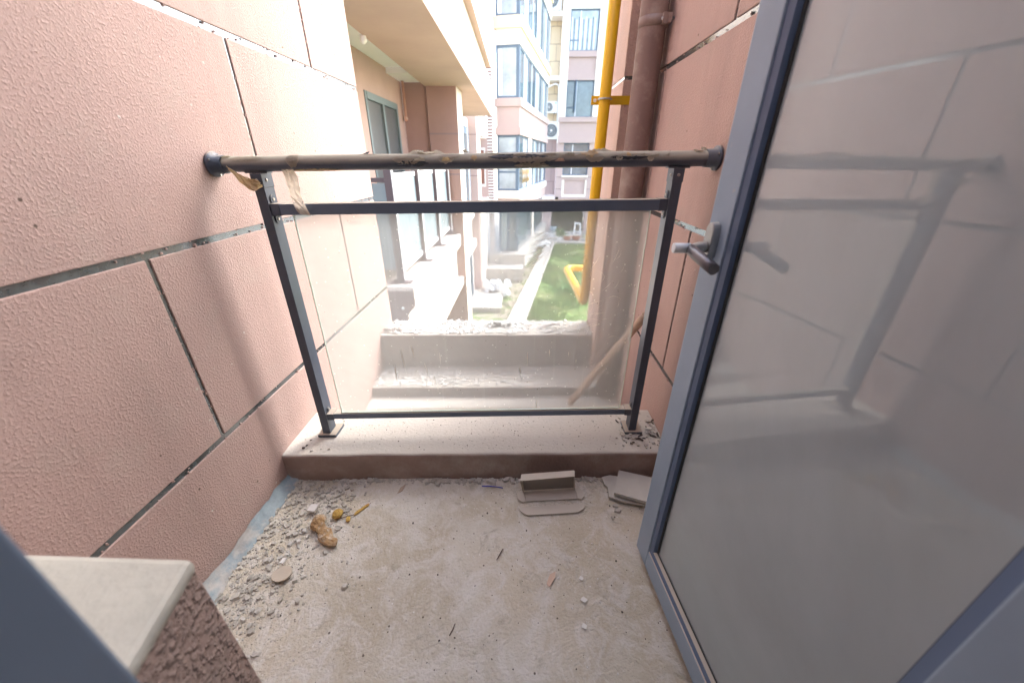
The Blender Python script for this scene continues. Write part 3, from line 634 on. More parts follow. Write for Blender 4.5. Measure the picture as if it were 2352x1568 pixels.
# glazing beads, sloping into the glass
def bead(u0, z0, u1, z1, inw, m='beadblue', name='glazing_bead'):
    """quad strip from frame edge (v=.004) to glass (v=.016)"""
    g = MB(); iu, iz = inw
    a = [TD(u0, .004, z0), TD(u1, .004, z1), TD(u1 + iu * .014, .007, z1 + iz * .014), TD(u0 + iu * .014, .007, z0 + iz * .014), TD(u0 + iu * .017, .017, z0 + iz * .017), TD(u1 + iu * .017, .017, z1 + iz * .017)]
    g.add(a, [(0, 1, 2, 3), (3, 2, 5, 4)]); g.build(name, m, door)
bead(.066, DB + .066, .066, DT - .07, (1, 0)); bead(DL - .075, DB + .066, DL - .075, DT - .07, (-1, 0)); bead(.066, DB + .066, DL - .075, DB + .066, (0, 1))
def gk(u0, u1, z0, z1, v0=.0160, v1=.0185): return MB().box(u0, u1, v0, v1, z0, z1, T=TD).build('gasket', 'gasket', door)
gk(.080, .0895, DB + .08, DT - .08); gk(DL - .093, DL - .083, DB + .08, DT - .08); gk(.0895, DL - .093, DB + .08, DB + .085)
def pane(v):
    return MB().add([TD(.075, v, DB + .072), TD(DL - .083, v, DB + .072), TD(DL - .083, v, DT - .076), TD(.075, v, DT - .076)], [(0, 1, 2, 3)]).build('pane', 'doorglass', door)
pane(.0190); pane(.036)
# perforated aluminium spacer between the panes
def spacer(u0, u1, z0, z1): return MB().box(u0, u1, .0215, .034, z0, z1, T=TD).build('spacer', 'spacer', door)
spacer(.082, .091, DB + .075, DT - .08); spacer(.0915, DL - .093, DB + .074, DB + .083); spacer(DL - .0925, DL - .0835, DB + .075, DT - .08)
g = MB()
z = DB + .1
while z < DT - .1:
    for v in (.0245, .0305):
        a = TD(.0914, v - .0009, z); g.add([TD(.0914, v - .0009, z), TD(.0914, v + .0009, z), TD(.0914, v + .0009, z + .002), TD(.0914, v - .0009, z + .002)], [(0, 1, 2, 3)])
    z += .0045
g.build('spacer_holes', 'gasket', door, kind='stuff')
# lever handle on the camera side of the free stile
hu, hz = .030, .985
rose = MB()
pr = [(hu - .0145 + 0, 0)]
def oval(u, v, z, ru, rz, n=20): return [TD(u + ru * math.cos(2 * math.pi * k / n), v, z + rz * math.copysign(abs(math.sin(2 * math.pi * k / n)) ** .6, math.sin(2 * math.pi * k / n))) for k in range(n)]
A = oval(hu, -.0003, hz, .0145, .038); B = oval(hu, -.0135, hz, .014, .037); Cc = oval(hu, -.015, hz, .0125, .0345)
rose.add(A + B + Cc, [tuple(range(40, 60))] + [(k, (k + 1) % 20, (k + 1) % 20 + 20, k + 20) for k in range(20)] + [(k + 20, (k + 1) % 20 + 20, (k + 1) % 20 + 40, k + 40) for k in range(20)], smooth=False)
handle = rose.build('handle', 'metal', door)
P = lambda u, v, z: Vector(TD(u, v, z))
MB().tube([P(hu, -.012, hz - .010), P(hu, -.024, hz - .010), P(hu, -.034, hz - .011), P(hu + .004, -.043, hz - .013), P(hu + .013, -.047, hz - .015)], .0095, 18, rs=[.011, .0105, .0105, .0100, .0098]).build('handle_neck', 'metal', handle)
MB().tube([P(hu + .002, -.046, hz - .013), P(hu + .03, -.048, hz - .018), P(hu + .062, -.048, hz - .024), P(hu + .092, -.047, hz - .030)], .0095, 18, rs=[.0105, .0110, .0108, .0105]).build('handle_lever', mat('dark grip', (.14, .135, .15), rough=.32, metal=.5), handle)
MB().tube([P(hu - .002, -.046, hz - .012), P(hu - .004, -.060, hz - .012), P(hu - .006, -.078, hz - .012)], .0098, 18).build('thumb_peg', 'whitecap', handle)

# ================================================================ PIPES
# brown downpipe
dp = thing('downpipe', 'weathered brown round downpipe standing on the step by the right wall', 'drainpipe', (.502, 1.90, -.1))
MB().tube([(.502 - .003 * q, 1.90, -.105 + (TOP + .1) * q) for q in (0, .1, .3, .6, 1)], .0535, 32).build('pipe', 'brownpipe', dp)
MB().tube([(.502, 1.90, 2.3), (.502, 1.90, 2.31), (.502, 1.90, 2.40), (.502, 1.90, 2.41)], .060, 28, rs=[.055, .061, .061, .055]).build('socket', 'brownpipe', dp)
cl = MB().tube([(.502, 1.90, 1.600), (.502, 1.90, 1.634)], .0565, 32)
cl.box(.520, .536, 1.828, 1.848, 1.600, 1.634).box(.537, .552, 1.826, 1.846, 1.602, 1.632); cl = cl.build('clamp', 'brownpipe', dp)
MB().tube([(.515, 1.838, 1.617), (.563, 1.838, 1.617)], .005, 12).build('bolt', 'metal', cl)
# yellow gas pipe
def arc_pts(P0, P1, P2, r, n=7):
    P0, P1, P2 = Vector(P0), Vector(P1), Vector(P2); a = (P0 - P1).normalized(); b = (P2 - P1).normalized()
    out = []
    for i in range(n + 1):
        q = i / n; out.append((P1 + a * r) * (1 - q) ** 2 + P1 * 2 * q * (1 - q) + (P1 + b * r) * q ** 2)
    return out
A0 = (.386, 2.03, TOP); A1 = (.352, 2.03, .392); A2 = (.328, 2.83, .378); A3 = (1.9, 2.86, .392)
yp = thing('gas_pipe', 'bright yellow gas pipe running down beside the pier, looping back at the bottom', 'pipe', (.355, 2.03, .38))
MB().tube([A0] + arc_pts(A0, A1, A2, .06) + arc_pts(A1, A2, A3, .07) + [A3], .0262, 24).build('pipe', 'yellow', yp)
zb = 1.378
bk = MB().box(.305, .560, 2.0562, 2.0592, zb - .018, zb + .018).build('bracket', mat('yellow bracket', (.66, .40, .006), rough=.45), yp)
g = MB(); g.tube([(.362 + .0295 * math.cos(a), 2.028 - .0295 * math.sin(a), zb + .001) for a in [R(-60 + 300 * i / 22) for i in range(23)]], .0036, 10); g.build('u_bolt', 'metal', bk)
MB().tube([(.322, 2.0561, zb), (.322, 2.0556, zb)], .008, 14).build('bolt_hole', 'white', bk)
# leaning stick
g = MB(); a = Vector((.285, 1.80, -.145)); b = Vector((.512, 1.452, .548)); n = 22
pts = []; rr = []
for i in range(n + 1):
    q = i / n; p = a.lerp(b, q) + Vector((.004 * noise.noise(Vector((q * 4, 0, 0))), 0, .005 * noise.noise(Vector((q * 5, 3, 0))))); pts.append(p); rr.append(.0195 - .003 * q + .0012 * noise.noise(Vector((q * 9, 7, 0))))
g.tube(pts, .02, 14, rs=rr); tag(g.build('wooden_stick', 'wood'), 'thick wooden stick leaning on the right wall behind the railing glass', 'stick')

# ================================================================ DEBRIS IN THE ALCOVE
rn = random.Random(21)
def fz(x, y): return .006 * noise.noise(Vector((x * 3, y * 3, 0))) + .003 * noise.noise(Vector((x * 11, y * 11, 4))) + .020 * max(0, 1 - (x - XL) / .07) ** 2
g = MB()
for k in range(2600):
    y = rn.uniform(.42, 1.05)
    x = XL + .03 + abs(rn.gauss(0, 1)) * (.075 + .06 * max(0, math.sin((y - .45) * 5)))
    if x > -.50: continue
    s_ = rn.choice([rn.uniform(.0015, .005)] * 9 + [rn.uniform(.005, .010)] * 3 + [rn.uniform(.010, .020)])
    g.chunk((x, y, fz(x, y) + s_ * .22), s_, s_ * rn.uniform(.6, 1), s_ * rn.uniform(.3, .6), rnd=rn)
for k in range(120):
    x, y = rn.gauss(-.69, .045), rn.gauss(.965, .05); s_ = rn.uniform(.005, .016)
    if y < 1.05 and x > XL + .03: g.chunk((x, y, fz(x, y) + s_ * .25), s_, s_ * .75, s_ * .5, rnd=rn)
o = g.build('rubble', 'rubble', kind='stuff'); o['label'] = 'broken cement rubble heaped along the foot of the left wall'
g = MB(); gd = MB()
for k in range(900):
    x, y = rn.uniform(XL + .04, XR - .01), .16 + .89 * rn.random() ** .8
    s_ = rn.uniform(.0012, .0036) if rn.random() < .9 else rn.uniform(.004, .0065)
    (g if rn.random() < .55 else gd).chunk((x, y, fz(x, y) + s_ * .25), s_, s_ * .8, s_ * .5, rnd=rn)
o = g.build('white_grit', 'grit', kind='stuff'); o['label'] = 'white grit sprinkled on the cement floor'
o = gd.build('dark_grit', 'gritdark', kind='stuff'); o['label'] = 'dark crumbs sprinkled on the cement floor'
g = MB(); gd = MB()      # dust and chips on the kerb
for k in range(520):
    x = rn.uniform(XL + .01, XR - .01); y = 1.085 + .045 * (x + .15) + .235 * rn.random()
    e = 1 if abs(x + .78) < .08 or x > .38 else 0
    s_ = rn.uniform(.0012, .0038) + (rn.uniform(0, .006) if e and rn.random() < .5 else 0)
    (g if rn.random() < .88 else gd).chunk((x, y, .1315 + s_ * .3), s_ * 1.3, s_, s_ * .5, rnd=rn)
for k in range(70):
    x = rn.uniform(.40, XR - .005); y = 1.13 + .045 * (x + .15) + rn.uniform(-.03, .13); s_ = rn.uniform(.006, .018)
    gd.chunk((x, y, .133 + s_ * .2), s_ * 1.6, s_ * .5, s_ * .18, rnd=rn) if rn.random() < .3 else g.chunk((x, y, .133 + s_ * .2), s_ * 1.3, s_ * .8, s_ * .3, rnd=rn)
o = g.build('kerb_chips', 'rubble', kind='stuff'); o['label'] = 'pale chips scattered on the kerb under the railing'
o = gd.build('kerb_crumbs', 'gritdark', kind='stuff'); o['label'] = 'dark crumbs scattered on the kerb under the railing'
# plaster flakes on the step and the parapet
def flakes(name, label, ya, yb, zt, n, dens):
    g = MB()
    for k in range(n):
        x = rn.uniform(XL + .01, .42); 
        if rn.random() > dens(x): continue
        q = rn.random(); y = ya + (yb - ya) * q + .04 * (x + .15)
        s_ = rn.uniform(.003, .009) if rn.random() < .85 else rn.uniform(.010, .022)
        rot = Matrix.Rotation(rn.uniform(0, 6.28), 3, 'Z') @ Matrix.Rotation(rn.uniform(-.5, .5), 3, 'X') @ Matrix.Rotation(rn.uniform(-.4, .4), 3, 'Y')
        g.chunk((x, y, zt + .003 + rn.uniform(0, .006)), s_ * 1.5, s_ * .8, .0016, rot=rot, rnd=rn)
    o = g.build(name, 'flakes', kind='stuff'); o['label'] = label
flakes('parapet_flakes', 'white plaster flakes lying thick on the outer parapet', 2.15, 2.35, .131, 4200, lambda x: (.95 if x < .2 else .4) * (.35 + .65 * (noise.noise(Vector((x * 6, 1, 2))) > -.15)))
flakes('step_flakes', 'white plaster flakes scattered on the lower step', 1.90, 2.13, -.104, 3200, lambda x: .95 if x < -.35 else (.45 if x < .1 else .18))
flakes('recess_flakes', 'small flakes on the recess floor behind the kerb', 1.42, 1.85, -.164, 350, lambda x: .8)
g = MB(); n = 12           # white curved scrap on the parapet
for i in range(n + 1):
    q = i / n; x = .125 + .155 * q; zc = .134 + .040 * math.sin(q * 2.6 + .3); wd = .004 + .022 * (1 - q) * math.sin(min(1, q * 3 + .2) * 1.5)
    g.v += [(x, 2.24 - wd, zc - .026 * (1 - q)), (x, 2.24, zc), (x, 2.24 + wd, zc - .006)]
for i in range(n):
    for j in range(2): a = i * 3 + j; g.f.append((a, a + 1, a + 4, a + 3)); g.sm.append(True)
o = g.build('plastic_scrap', 'white'); sm = o.modifiers.new('t', 'SOLIDIFY'); sm.thickness = .002; tag(o, 'curved white plastic scrap among the flakes on the outer parapet', 'scrap')
g = MB(); rnn = random.Random(5)
for i in range(14): g.chunk((-.155 + rnn.gauss(0, .028), 2.255 + rnn.gauss(0, .012), .140 + abs(rnn.gauss(0, .012))), rnn.uniform(.02, .05), rnn.uniform(.012, .03), rnn.uniform(.008, .02), rnd=rnn)
tag(g.build('crumpled_rag', mat('grey rag', (.30, .31, .30), rough=.95, var=.3, vscale=25)), 'crumpled grey rag lying on the middle of the outer parapet', 'rag')
g = MB()
for i in range(8): g.chunk((-.80 + rnn.gauss(0, .03), 2.16 + rnn.gauss(0, .008), .140 + abs(rnn.gauss(0, .008))), rnn.uniform(.03, .06), rnn.uniform(.012, .03), .006, rnd=rnn)
tag(g.build('board_scraps', mat('grey scrap', (.34, .30, .28), rough=.95, var=.4, vscale=25)), 'broken grey board scraps at the left end of the outer parapet', 'scraps')

def blob(name, m, path, rad, rnd_amp, label, cat, flat=.7, n=16, freq=30):
    """a lumpy elongated lump along a path"""
    g = MB(); k = 14; P_ = [Vector(p) for p in path]
    for i in range(k + 1):
        q = i / k; f = q * (len(P_) - 1); a = min(int(f), len(P_) - 2); c = P_[a].lerp(P_[a + 1], f - a)
        d = (P_[min(a + 1, len(P_) - 1)] - P_[a]).normalized(); sd_ = d.cross(Vector((0, 0, 1))).normalized()
        r = rad * (1 - (abs(2 * q - 1)) ** 5 * .75)
        for j in range(n):
            t_ = 2 * math.pi * j / n; p = c + sd_ * (r * math.cos(t_)) + Vector((0, 0, r * flat * math.sin(t_)))
            nn = noise.noise(p * freq) * rnd_amp + noise.noise(p * freq * 3) * rnd_amp * .4; p += (p - c).normalized() * nn; p.z = max(p.z, fz(p.x, p.y) - .001); g.v.append(tuple(p))
    for i in range(k):
        for j in range(n): g.f.append((i * n + j, i * n + (j + 1) % n, (i + 1) * n + (j + 1) % n, (i + 1) * n + j)); g.sm.append(False)
    g.f.append(tuple(range(n))[::-1]); g.sm.append(False); g.f.append(tuple(k * n + j for j in range(n))); g.sm.append(False)
    return tag(g.build(name, m), label, cat)
blob('brick_chunk', 'brickchunk', [(-.712, .868, .012), (-.680, .838, .014), (-.655, .812, .013), (-.590, .768, .013)], .0215, .013, 'long crusty orange brick chunk lying beside the rubble', 'brick')
blob('foam_lump', 'foam', [(-.648, .90, .012), (-.638, .866, .012)], .018, .008, 'brown and yellow foam lump with a grey cap, beside the brick chunk', 'foam')
blob('foam_crumb', 'foam', [(-.604, .868, .006), (-.590, .872, .006)], .011, .003, 'round flat yellow foam crumb between lump and strip', 'foam', flat=.5)
blob('foam_strip', 'foam', [(-.585, .885, .005), (-.566, .912, .006), (-.548, .935, .005)], .0062, .0025, 'thin curved yellow foam strip pointing at the kerb', 'foam', flat=.7)
tag(MB().tube([(-.625, .872, .006), (-.600, .882, .005), (-.583, .888, .006)], .0016, 8).build('twig', 'twig'), 'short brown stalk joining the yellow foam bits', 'twig')
tag(MB().tube([(-.146, 1.028, .007), (-.118, 1.029, .0075), (-.088, 1.026, .0075), (-.065, 1.022, .007)], .0017, 10).build('blue_wire', 'bluewire'), 'short bright blue wire offcut near the foot of the kerb', 'wire')
tag(MB().tube([(-.052, .778, .004), (-.058, .765, .0045), (-.066, .748, .004), (-.070, .742, .003)], .0014, 8, rs=[.0017, .0016, .0012, .0008]).build('twig', 'twig'), 'thin dark twig lying in the middle of the floor', 'twig')
tag(MB().tube([(-.170, .560, .003), (-.174, .545, .0035), (-.180, .532, .003)], .0014, 8).build('twig', 'twig'), 'tiny brown twig low in the middle of the floor', 'twig')
g = MB(); pr = [(.030 * math.cos(a) * (1 + .12 * noise.noise(Vector((math.cos(a), math.sin(a), 3)))), .024 * math.sin(a)) for a in [2 * math.pi * k / 18 for k in range(18)]]
g.prism(pr, lambda a, b, t_: (-.712 + a, .672 + b, .008 + .005 * t_ + a * .1)); tag(g.build('stone_disc', mat('pale stone', (.52, .45, .36), rough=.9, var=.1, vscale=20)), 'flat round pale stone half buried in the rubble', 'stone')
def shard(name, poly, z, th, m, label, cat, tilt=(0, 0)):
    cx_, cy_ = sum(p[0] for p in poly) / len(poly), sum(p[1] for p in poly) / len(poly)
    g = MB(); g.prism(poly, lambda a, b, t_: (a, b, z + th * t_ + (a - cx_) * tilt[0] + (b - cy_) * tilt[1])); return tag(g.build(name, m), label, cat)
shard('paint_flake', [(.083, .672), (.094, .700), (.112, .708), (.109, .690), (.092, .664)], .004, .0018, 'pinkflake', 'beige paint flake on the right half of the floor', 'flake', (.05, .05))
shard('white_chip', [(.180, .690), (.186, .698), (.195, .692), (.188, .684)], .004, .003, 'grit', 'small white chip right of the beige flake', 'chip')
shard('white_chip', [(.170, .560), (.176, .572), (.186, .566), (.182, .556)], .004, .003, 'grit', 'small white chip low on the right of the floor', 'chip')
shard('white_chip', [(.176, .630), (.186, .640), (.198, .630), (.188, .622)], .004, .003, 'grit', 'flat white chip nearest the open door', 'chip')
shard('curled_paper', [(-.462, .985), (-.455, 1.010), (-.438, 1.024), (-.444, .998)], .005, .003, mat('brown paper', (.42, .33, .24), rough=.8), 'small brown curled scrap at the left by the kerb', 'scrap', (.1, .2))
shard('plaster_piece', [(-.752, .890), (-.744, .912), (-.716, .910), (-.722, .886)], .012, .010, 'grit', 'white plaster piece touching the top end of the brick chunk', 'plaster', (.1, .3))
shard('plaster_piece', [(-.735, .700), (-.732, .716), (-.722, .716), (-.723, .698)], .012, .008, 'grit', 'thin white plaster sliver above the round stone', 'plaster')

# folded cardboard
cb = thing('cardboard_box', 'small unfolded cardboard carton lying open against the kerb', 'box', (.11, .98, 0))
T3 = .0022
def flat(poly, z0, z1f, name):
    g = MB(); g.prism(poly, lambda a, b, t_: (a, b, z1f(a, b) + T3 * t_)); return g.build(name, 'card', cb)
flat([(.002, .936), (-.004, .932), (.006, .916), (.028, .902), (.205, .920), (.226, .934), (.234, .946), (.232, .958), (.215, .958)], 0, lambda a, b: .006 + .05 * max(0, .925 - b), 'front_flap')
flat([(.024, .962), (.212, .980), (.208, 1.026), (.016, 1.006)], 0, lambda a, b: .006, 'bottom_panel')
flat([(.022, .962), (.014, 1.005), (-.004, 1.002), (-.012, .996), (-.008, .970), (.012, .955)], 0, lambda a, b: .006 + .12 * max(0, .02 - a), 'side_flap')
flat([(.214, .982), (.210, 1.028), (.222, 1.030), (.238, 1.018), (.240, .992), (.226, .976)], 0, lambda a, b: .006 + .12 * max(0, a - .214), 'side_flap')
# upright tray: back wall, two ends and a lid strip
ex0, ex1 = Vector((.014, 1.010, .008)), Vector((.204, 1.030, .008))
def board(p0, p1, p2, p3, name, m='card'):
    nrm = (Vector(p1) - Vector(p0)).cross(Vector(p3) - Vector(p0)).normalized() * .0022
    q = [Vector(p) for p in (p0, p1, p2, p3)]; MB().add([*q, *[p + nrm for p in q]], [(3, 2, 1, 0), (4, 5, 6, 7), (0, 1, 5, 4), (1, 2, 6, 5), (2, 3, 7, 6), (3, 0, 4, 7)]).build(name, m, cb)
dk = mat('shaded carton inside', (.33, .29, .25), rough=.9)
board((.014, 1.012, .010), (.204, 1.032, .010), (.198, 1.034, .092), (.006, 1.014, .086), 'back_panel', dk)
board((.004, 1.012, .090), (.200, 1.032, .096), (.196, 1.004, .094), (.000, .984, .086), 'lid_strip')
board((.014, 1.010, .010), (.004, 1.012, .088), (.000, .986, .084), (.012, .999, .010), 'end_panel')
board((.206, 1.020, .010), (.204, 1.030, .010), (.200, 1.032, .092), (.197, 1.006, .090), 'end_panel')
# boards under the door
shard('broken_board', [(.318, 1.075), (.322, 1.040), (.332, 1.030), (.328, .985), (.372, .968), (.470, .950), (.478, 1.06), (.350, 1.085)], .010, .010, 'board', 'lower broken grey board sticking out from under the other one', 'board', (.02, .05))
shard('square_board', [(.345, .985), (.455, .945), (.520, 1.050), (.385, 1.092)], .030, .012, 'board', 'square dusty board resting on the broken one behind the door', 'board', (.03, .03))
for k, (x, y, s_) in enumerate(((.345, .955, .014), (.350, .935, .018), (.325, .905, .010))):
    g = MB(); g.chunk((x, y, .007), s_ * 1.4, s_, s_ * .5, rnd=rn); tag(g.build('cement_lump', 'rubble'), ['small grey lump just below the corner of the broken board', 'larger grey lump below the broken board', 'lowest little grey lump below the broken board'][k], 'lump')

# ================================================================ LEFT NEIGHBOUR BUILDING
nb = thing('neighbour_building', 'neighbouring building with a roofed balcony under an orange brown soffit, on the left', 'building', (-2.0, 6.0, -2.92))
def B(name, m, *a, bev=0, T=None, parent=None, label=None): return MB().box(*a, bev=bev, T=T).build(name, m, parent or nb, label=label)
# overhang mass: outer face x = -.686 -.0184 y, soffit at z 2.15
def loft(name, m, prof0, y0, prof1, y1, parent=None):
    k = len(prof0); g = MB(); g.add([(x, y0, z) for x, z in prof0] + [(x, y1, z) for x, z in prof1], [tuple(range(k)), tuple(range(k, 2 * k))[::-1]] + [(i, i + k, (i + 1) % k + k, (i + 1) % k) for i in range(k)]); return g.build(name, m, parent or nb)
loft('soffit', 'orange', [(-1.46, 2.150), (-.735, 2.150), (-.735, 2.165), (-1.46, 2.165)], 2.62, [(-1.70, 2.150), (-.895, 2.150), (-.895, 2.165), (-1.70, 2.165)], 11.3)
loft('beam_face', 'paleface', [(-1.46, 2.166), (-.733, 2.166), (-.733, 2.90), (-1.46, 2.90)], 2.61, [(-1.70, 2.166), (-.893, 2.166), (-.893, 2.90), (-1.70, 2.90)], 11.31)
loft('ledge_soffit', 'orange', [(-1.4, 2.901), (-.635, 2.901), (-.635, 2.915), (-1.4, 2.915)], 2.6, [(-1.6, 2.901), (-.767, 2.901), (-.767, 2.915), (-1.6, 2.915)], 9.7)
loft('upper_wall', 'paleface', [(-4, 2.916), (-.633, 2.916), (-.633, 8), (-4, 8)], 2.6, [(-4, 2.916), (-.765, 2.916), (-.765, 8), (-4, 8)], 9.7)
# balcony
B('ceiling', 'ceiling', -2.05, -1.47, 3.2, 6.22, 2.272, 2.30)
B('cross_beam', 'whitepaint', -1.953, -1.50, 6.222, 6.90, 2.207, 2.27)
B('side_wall', 'orange', -2.15, -1.955, 3.2, 5.27, -.07, 2.271); B('side_wall', 'orange', -2.15, -1.955, 6.57, 6.90, -.07, 2.206); B('side_wall', 'orange', -2.15, -1.955, 5.271, 6.569, 1.885, 2.271)
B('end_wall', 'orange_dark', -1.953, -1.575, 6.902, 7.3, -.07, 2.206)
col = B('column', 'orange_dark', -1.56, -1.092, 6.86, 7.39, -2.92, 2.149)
for z in (1.505, .905, .305, -.295, -.895):
    B('joint', 'jointfar', -1.561, -1.0905, 6.858, 7.1, z - .012, z + .012, parent=col)
B('column_lit_side', 'paleface', -1.0915, -1.085, 6.862, 7.388, -2.92, 2.148)  # pale sheet paints light onto the column's outer side
# sliding door
sd_ = B('sliding_door', 'doorframe_g', -2.00, -1.985, 5.28, 6.56, -.05, 1.88)
for a in ((5.28, 5.33), (5.89, 5.95), (6.50, 6.565)): B('door_stile', 'doorframe_g', -1.984, -1.945, a[0], a[1], -.05, 1.88, parent=sd_)
B('door_head', 'doorframe_g', -1.984, -1.94, 5.331, 6.499, 1.80, 1.88, parent=sd_)
B('door_pane', 'doorpane', -1.984, -1.975, 5.331, 5.889, -.05, 1.799, parent=sd_); B('door_pane', 'doorpane', -1.984, -1.975, 5.951, 6.499, -.05, 1.799, parent=sd_)
MB().tube([(-1.90, 6.80, 2.206), (-1.90, 6.80, 1.72), (-1.895, 6.78, 1.68)], .022, 14).build('drain_pipe', mat('salmon drain', (.52, .30, .22), rough=.6), nb)
MB().tube([(-1.90, 6.80, 1.735), (-1.90, 6.80, 1.69)], .03, 14).build('drain_elbow', mat('pale elbow', (.6, .42, .32), rough=.6), nb)
# pendant bulb
pb = thing('light_bulb', 'bare white light bulb hanging under the balcony ceiling', 'lamp', (-1.50, 4.05, 2.1))
d_ = Vector((-.355, 1, .238)); bp0 = Vector((0, 0, 1.13)) + d_ * 4.25
MB().tube([(bp0.x, bp0.y, 2.272), (bp0.x, bp0.y, bp0.z + .03)], .012, 10).build('holder', 'orange_dark', pb)
MB().tube([(bp0.x, bp0.y, bp0.z + .03), (bp0.x, bp0.y, bp0.z + .01), (bp0.x, bp0.y, bp0.z - .03), (bp0.x, bp0.y, bp0.z - .055)], .03, 16, rs=[.014, .028, .034, .012]).build('bulb', 'bulb', pb)
# ledge profile along the balcony
prof = [(-2.15, -.07), (-1.145, -.07), (-1.145, -.28), (-1.235, -.375), (-1.235, -.85), (-1.13, -.86), (-1.13, -1.0), (-1.5, -1.0), (-1.5, -1.3), (-2.15, -1.3)]
g = MB(); g.prism(prof, lambda a, b, t_: (a, 3.70 + (6.858 - 3.70) * t_, b)); g.build('balcony_ledge', 'paleface', nb)
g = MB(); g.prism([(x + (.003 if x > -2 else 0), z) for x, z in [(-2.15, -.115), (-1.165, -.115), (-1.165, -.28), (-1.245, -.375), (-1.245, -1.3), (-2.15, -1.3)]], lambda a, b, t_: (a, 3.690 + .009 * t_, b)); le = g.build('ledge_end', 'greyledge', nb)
MB().tube([(-1.28, 3.69, -.30), (-1.28, 3.675, -.30)], .018, 12).build('outlet', 'whitepaint', le)
# ground floor under the balcony
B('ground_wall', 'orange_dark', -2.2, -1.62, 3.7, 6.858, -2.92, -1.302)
gw = B('ground_window', 'winpane', -1.615, -1.60, 4.2, 6.80, -2.80, -1.30)
for y in (4.2, 5.05, 5.9, 6.74): B('window_frame', 'winframe', -1.599, -1.56, y, y + .06, -2.8, -1.30, parent=gw)
B('window_frame', 'winframe', -1.598, -1.565, 4.261, 6.739, -2.45, -2.40, parent=gw)
# second bay of the neighbour, beyond the column
B('far_side_wall', 'paleface', -2.2, -1.63, 7.392, 12.0, -2.92, 2.149)
prof2 = [(-1.629, .02), (-1.36, .02), (-1.36, -.28), (-1.45, -.38), (-1.45, -.85), (-1.33, -.86), (-1.33, -1.05), (-1.629, -1.05)]
g = MB(); g.prism(prof2, lambda a, b, t_: (a, 7.9 + (10.6 - 7.9) * t_, b)); g.build('far_ledge', 'paleface', nb)
fw = B('far_window', 'winframe', -1.629, -1.60, 10.95, 11.9, -.4, 1.93)
B('pane', 'winpane', -1.5995, -1.59, 11.02, 11.45, -.3, 1.75, parent=fw); B('pane', 'winwhite', -1.5995, -1.585, 11.55, 11.62, -.4, 1.9, parent=fw)
fg = B('far_ground_window', 'winpane', -1.629, -1.61, 8.3, 11.4, -2.8, -1.2)
for y in (8.3, 9.2, 10.1, 11.3): B('window_frame', 'winframe', -1.6095, -1.58, y, y + .07, -2.8, -1.2, parent=fg)

# neighbour's glass railing
nr = thing('balcony_railing', 'white framed frosted glass railing on the neighbouring balcony', 'railing', (-1.33, 5.3, -.07))
for i, y in enumerate((3.86, 4.84, 5.80, 6.76)):
    po = MB().box(-1.350, -1.280, y - .022, y + .022, -.055, 1.07).build('post', 'railbrown', nr)
    MB().box(-1.2795, -1.270, y - .022, y + .022, -.03, 1.075).build('post_lit_side', 'railwhite', po)  # white strip paints the sunlit side of the brown post
    MB().box(-1.42, -1.20, y - .05, y + .05, -.0695, -.0555).build('foot_plate', 'railbrown', po)
    if i < 3:
        y2 = (4.84, 5.80, 6.76)[i]
        MB().box(-1.338, -1.312, y + .023, y2 - .023, .955, 1.005).build('top_rail', 'railwhite', nr)
        MB().box(-1.338, -1.308, y + .023, y2 - .023, .02, .075).build('bottom_rail', 'railwhite', nr)
        MB().box(-1.332, -1.320, y + .03, y2 - .03, .076, .954).build('glass_panel', 'frost', nr)
MB().tube([(-1.33, 3.84, 1.09), (-1.33, 6.84, 1.09)], .02, 12).build('handrail', 'railwhite', nr)
MB().box(-1.90, -1.353, 3.845, 3.875, .93, .97).build('return_rail', 'railbrown', nr)
MB().box(-1.90, -1.353, 3.852, 3.868, .07, .92).build('return_glass', 'frost', nr)

# ================================================================ MIDDLE BUILDING (pale face, recessed balcony)
mb_ = thing('middle_building', 'pale building with louvred strip and recessed balcony, behind the soffit', 'building', (-2.5, 13, -2.92))
def BM(name, m, *a, parent=None): return MB().box(*a).build(name, m, parent or mb_)
pf = BM('pink_face', 'pinkfar', -5, -1.395, 12.0, 12.25, -2.92, 10)
for z in (1.77, .70, -.12, -1.2, 3.0, 4.2): BM('joint', 'jointfar', -1.9, -1.394, 11.994, 12.0, z - .010, z + .010, parent=pf)
BM('side_face', 'paleface', -1.66, -1.36, 12.252, 14.42, 1.80, 10)  # kept paler than the pink front, sunlight put into the colour
BM('side_pier', 'paleface', -1.66, -1.362, 12.252, 12.62, -2.92, 1.799)
BM('lower_face', 'paleface', -1.66, -1.364, 12.622, 14.42, -2.92, -.1)
BM('recess_back', 'pinkfar', -2.2, -1.95, 12.622, 14.42, -.099, 1.79)
BM('recess_end', 'pinkfar', -1.94, -1.30, 14.422, 14.6, -.099, 1.79)
rw = BM('small_window', 'winwhite', -1.62, -1.385, 14.40, 14.421, .25, 1.50); BM('pane', mat('brown pane', (.26, .13, .10), rough=.3), -1.575, -1.43, 14.385, 14.3995, .35, 1.42, parent=rw)
lb = BM('louvre_backing', 'slitred', -1.30, -1.12, 14.49, 14.6, -2.3, 6.2)
g = MB(); z = -2.3
while z < 6.2:
    g.add([(-1.33, 14.475, z), (-1.11, 14.475, z), (-1.11, 14.43, z - .0), (-1.33, 14.43, z), (-1.33, 14.44, z + .055), (-1.11, 14.44, z + .055)], [(3, 2, 5, 4), (0, 1, 2, 3)]); z += .095
g.build('louvre', 'whitepaint', mb_, kind='stuff')

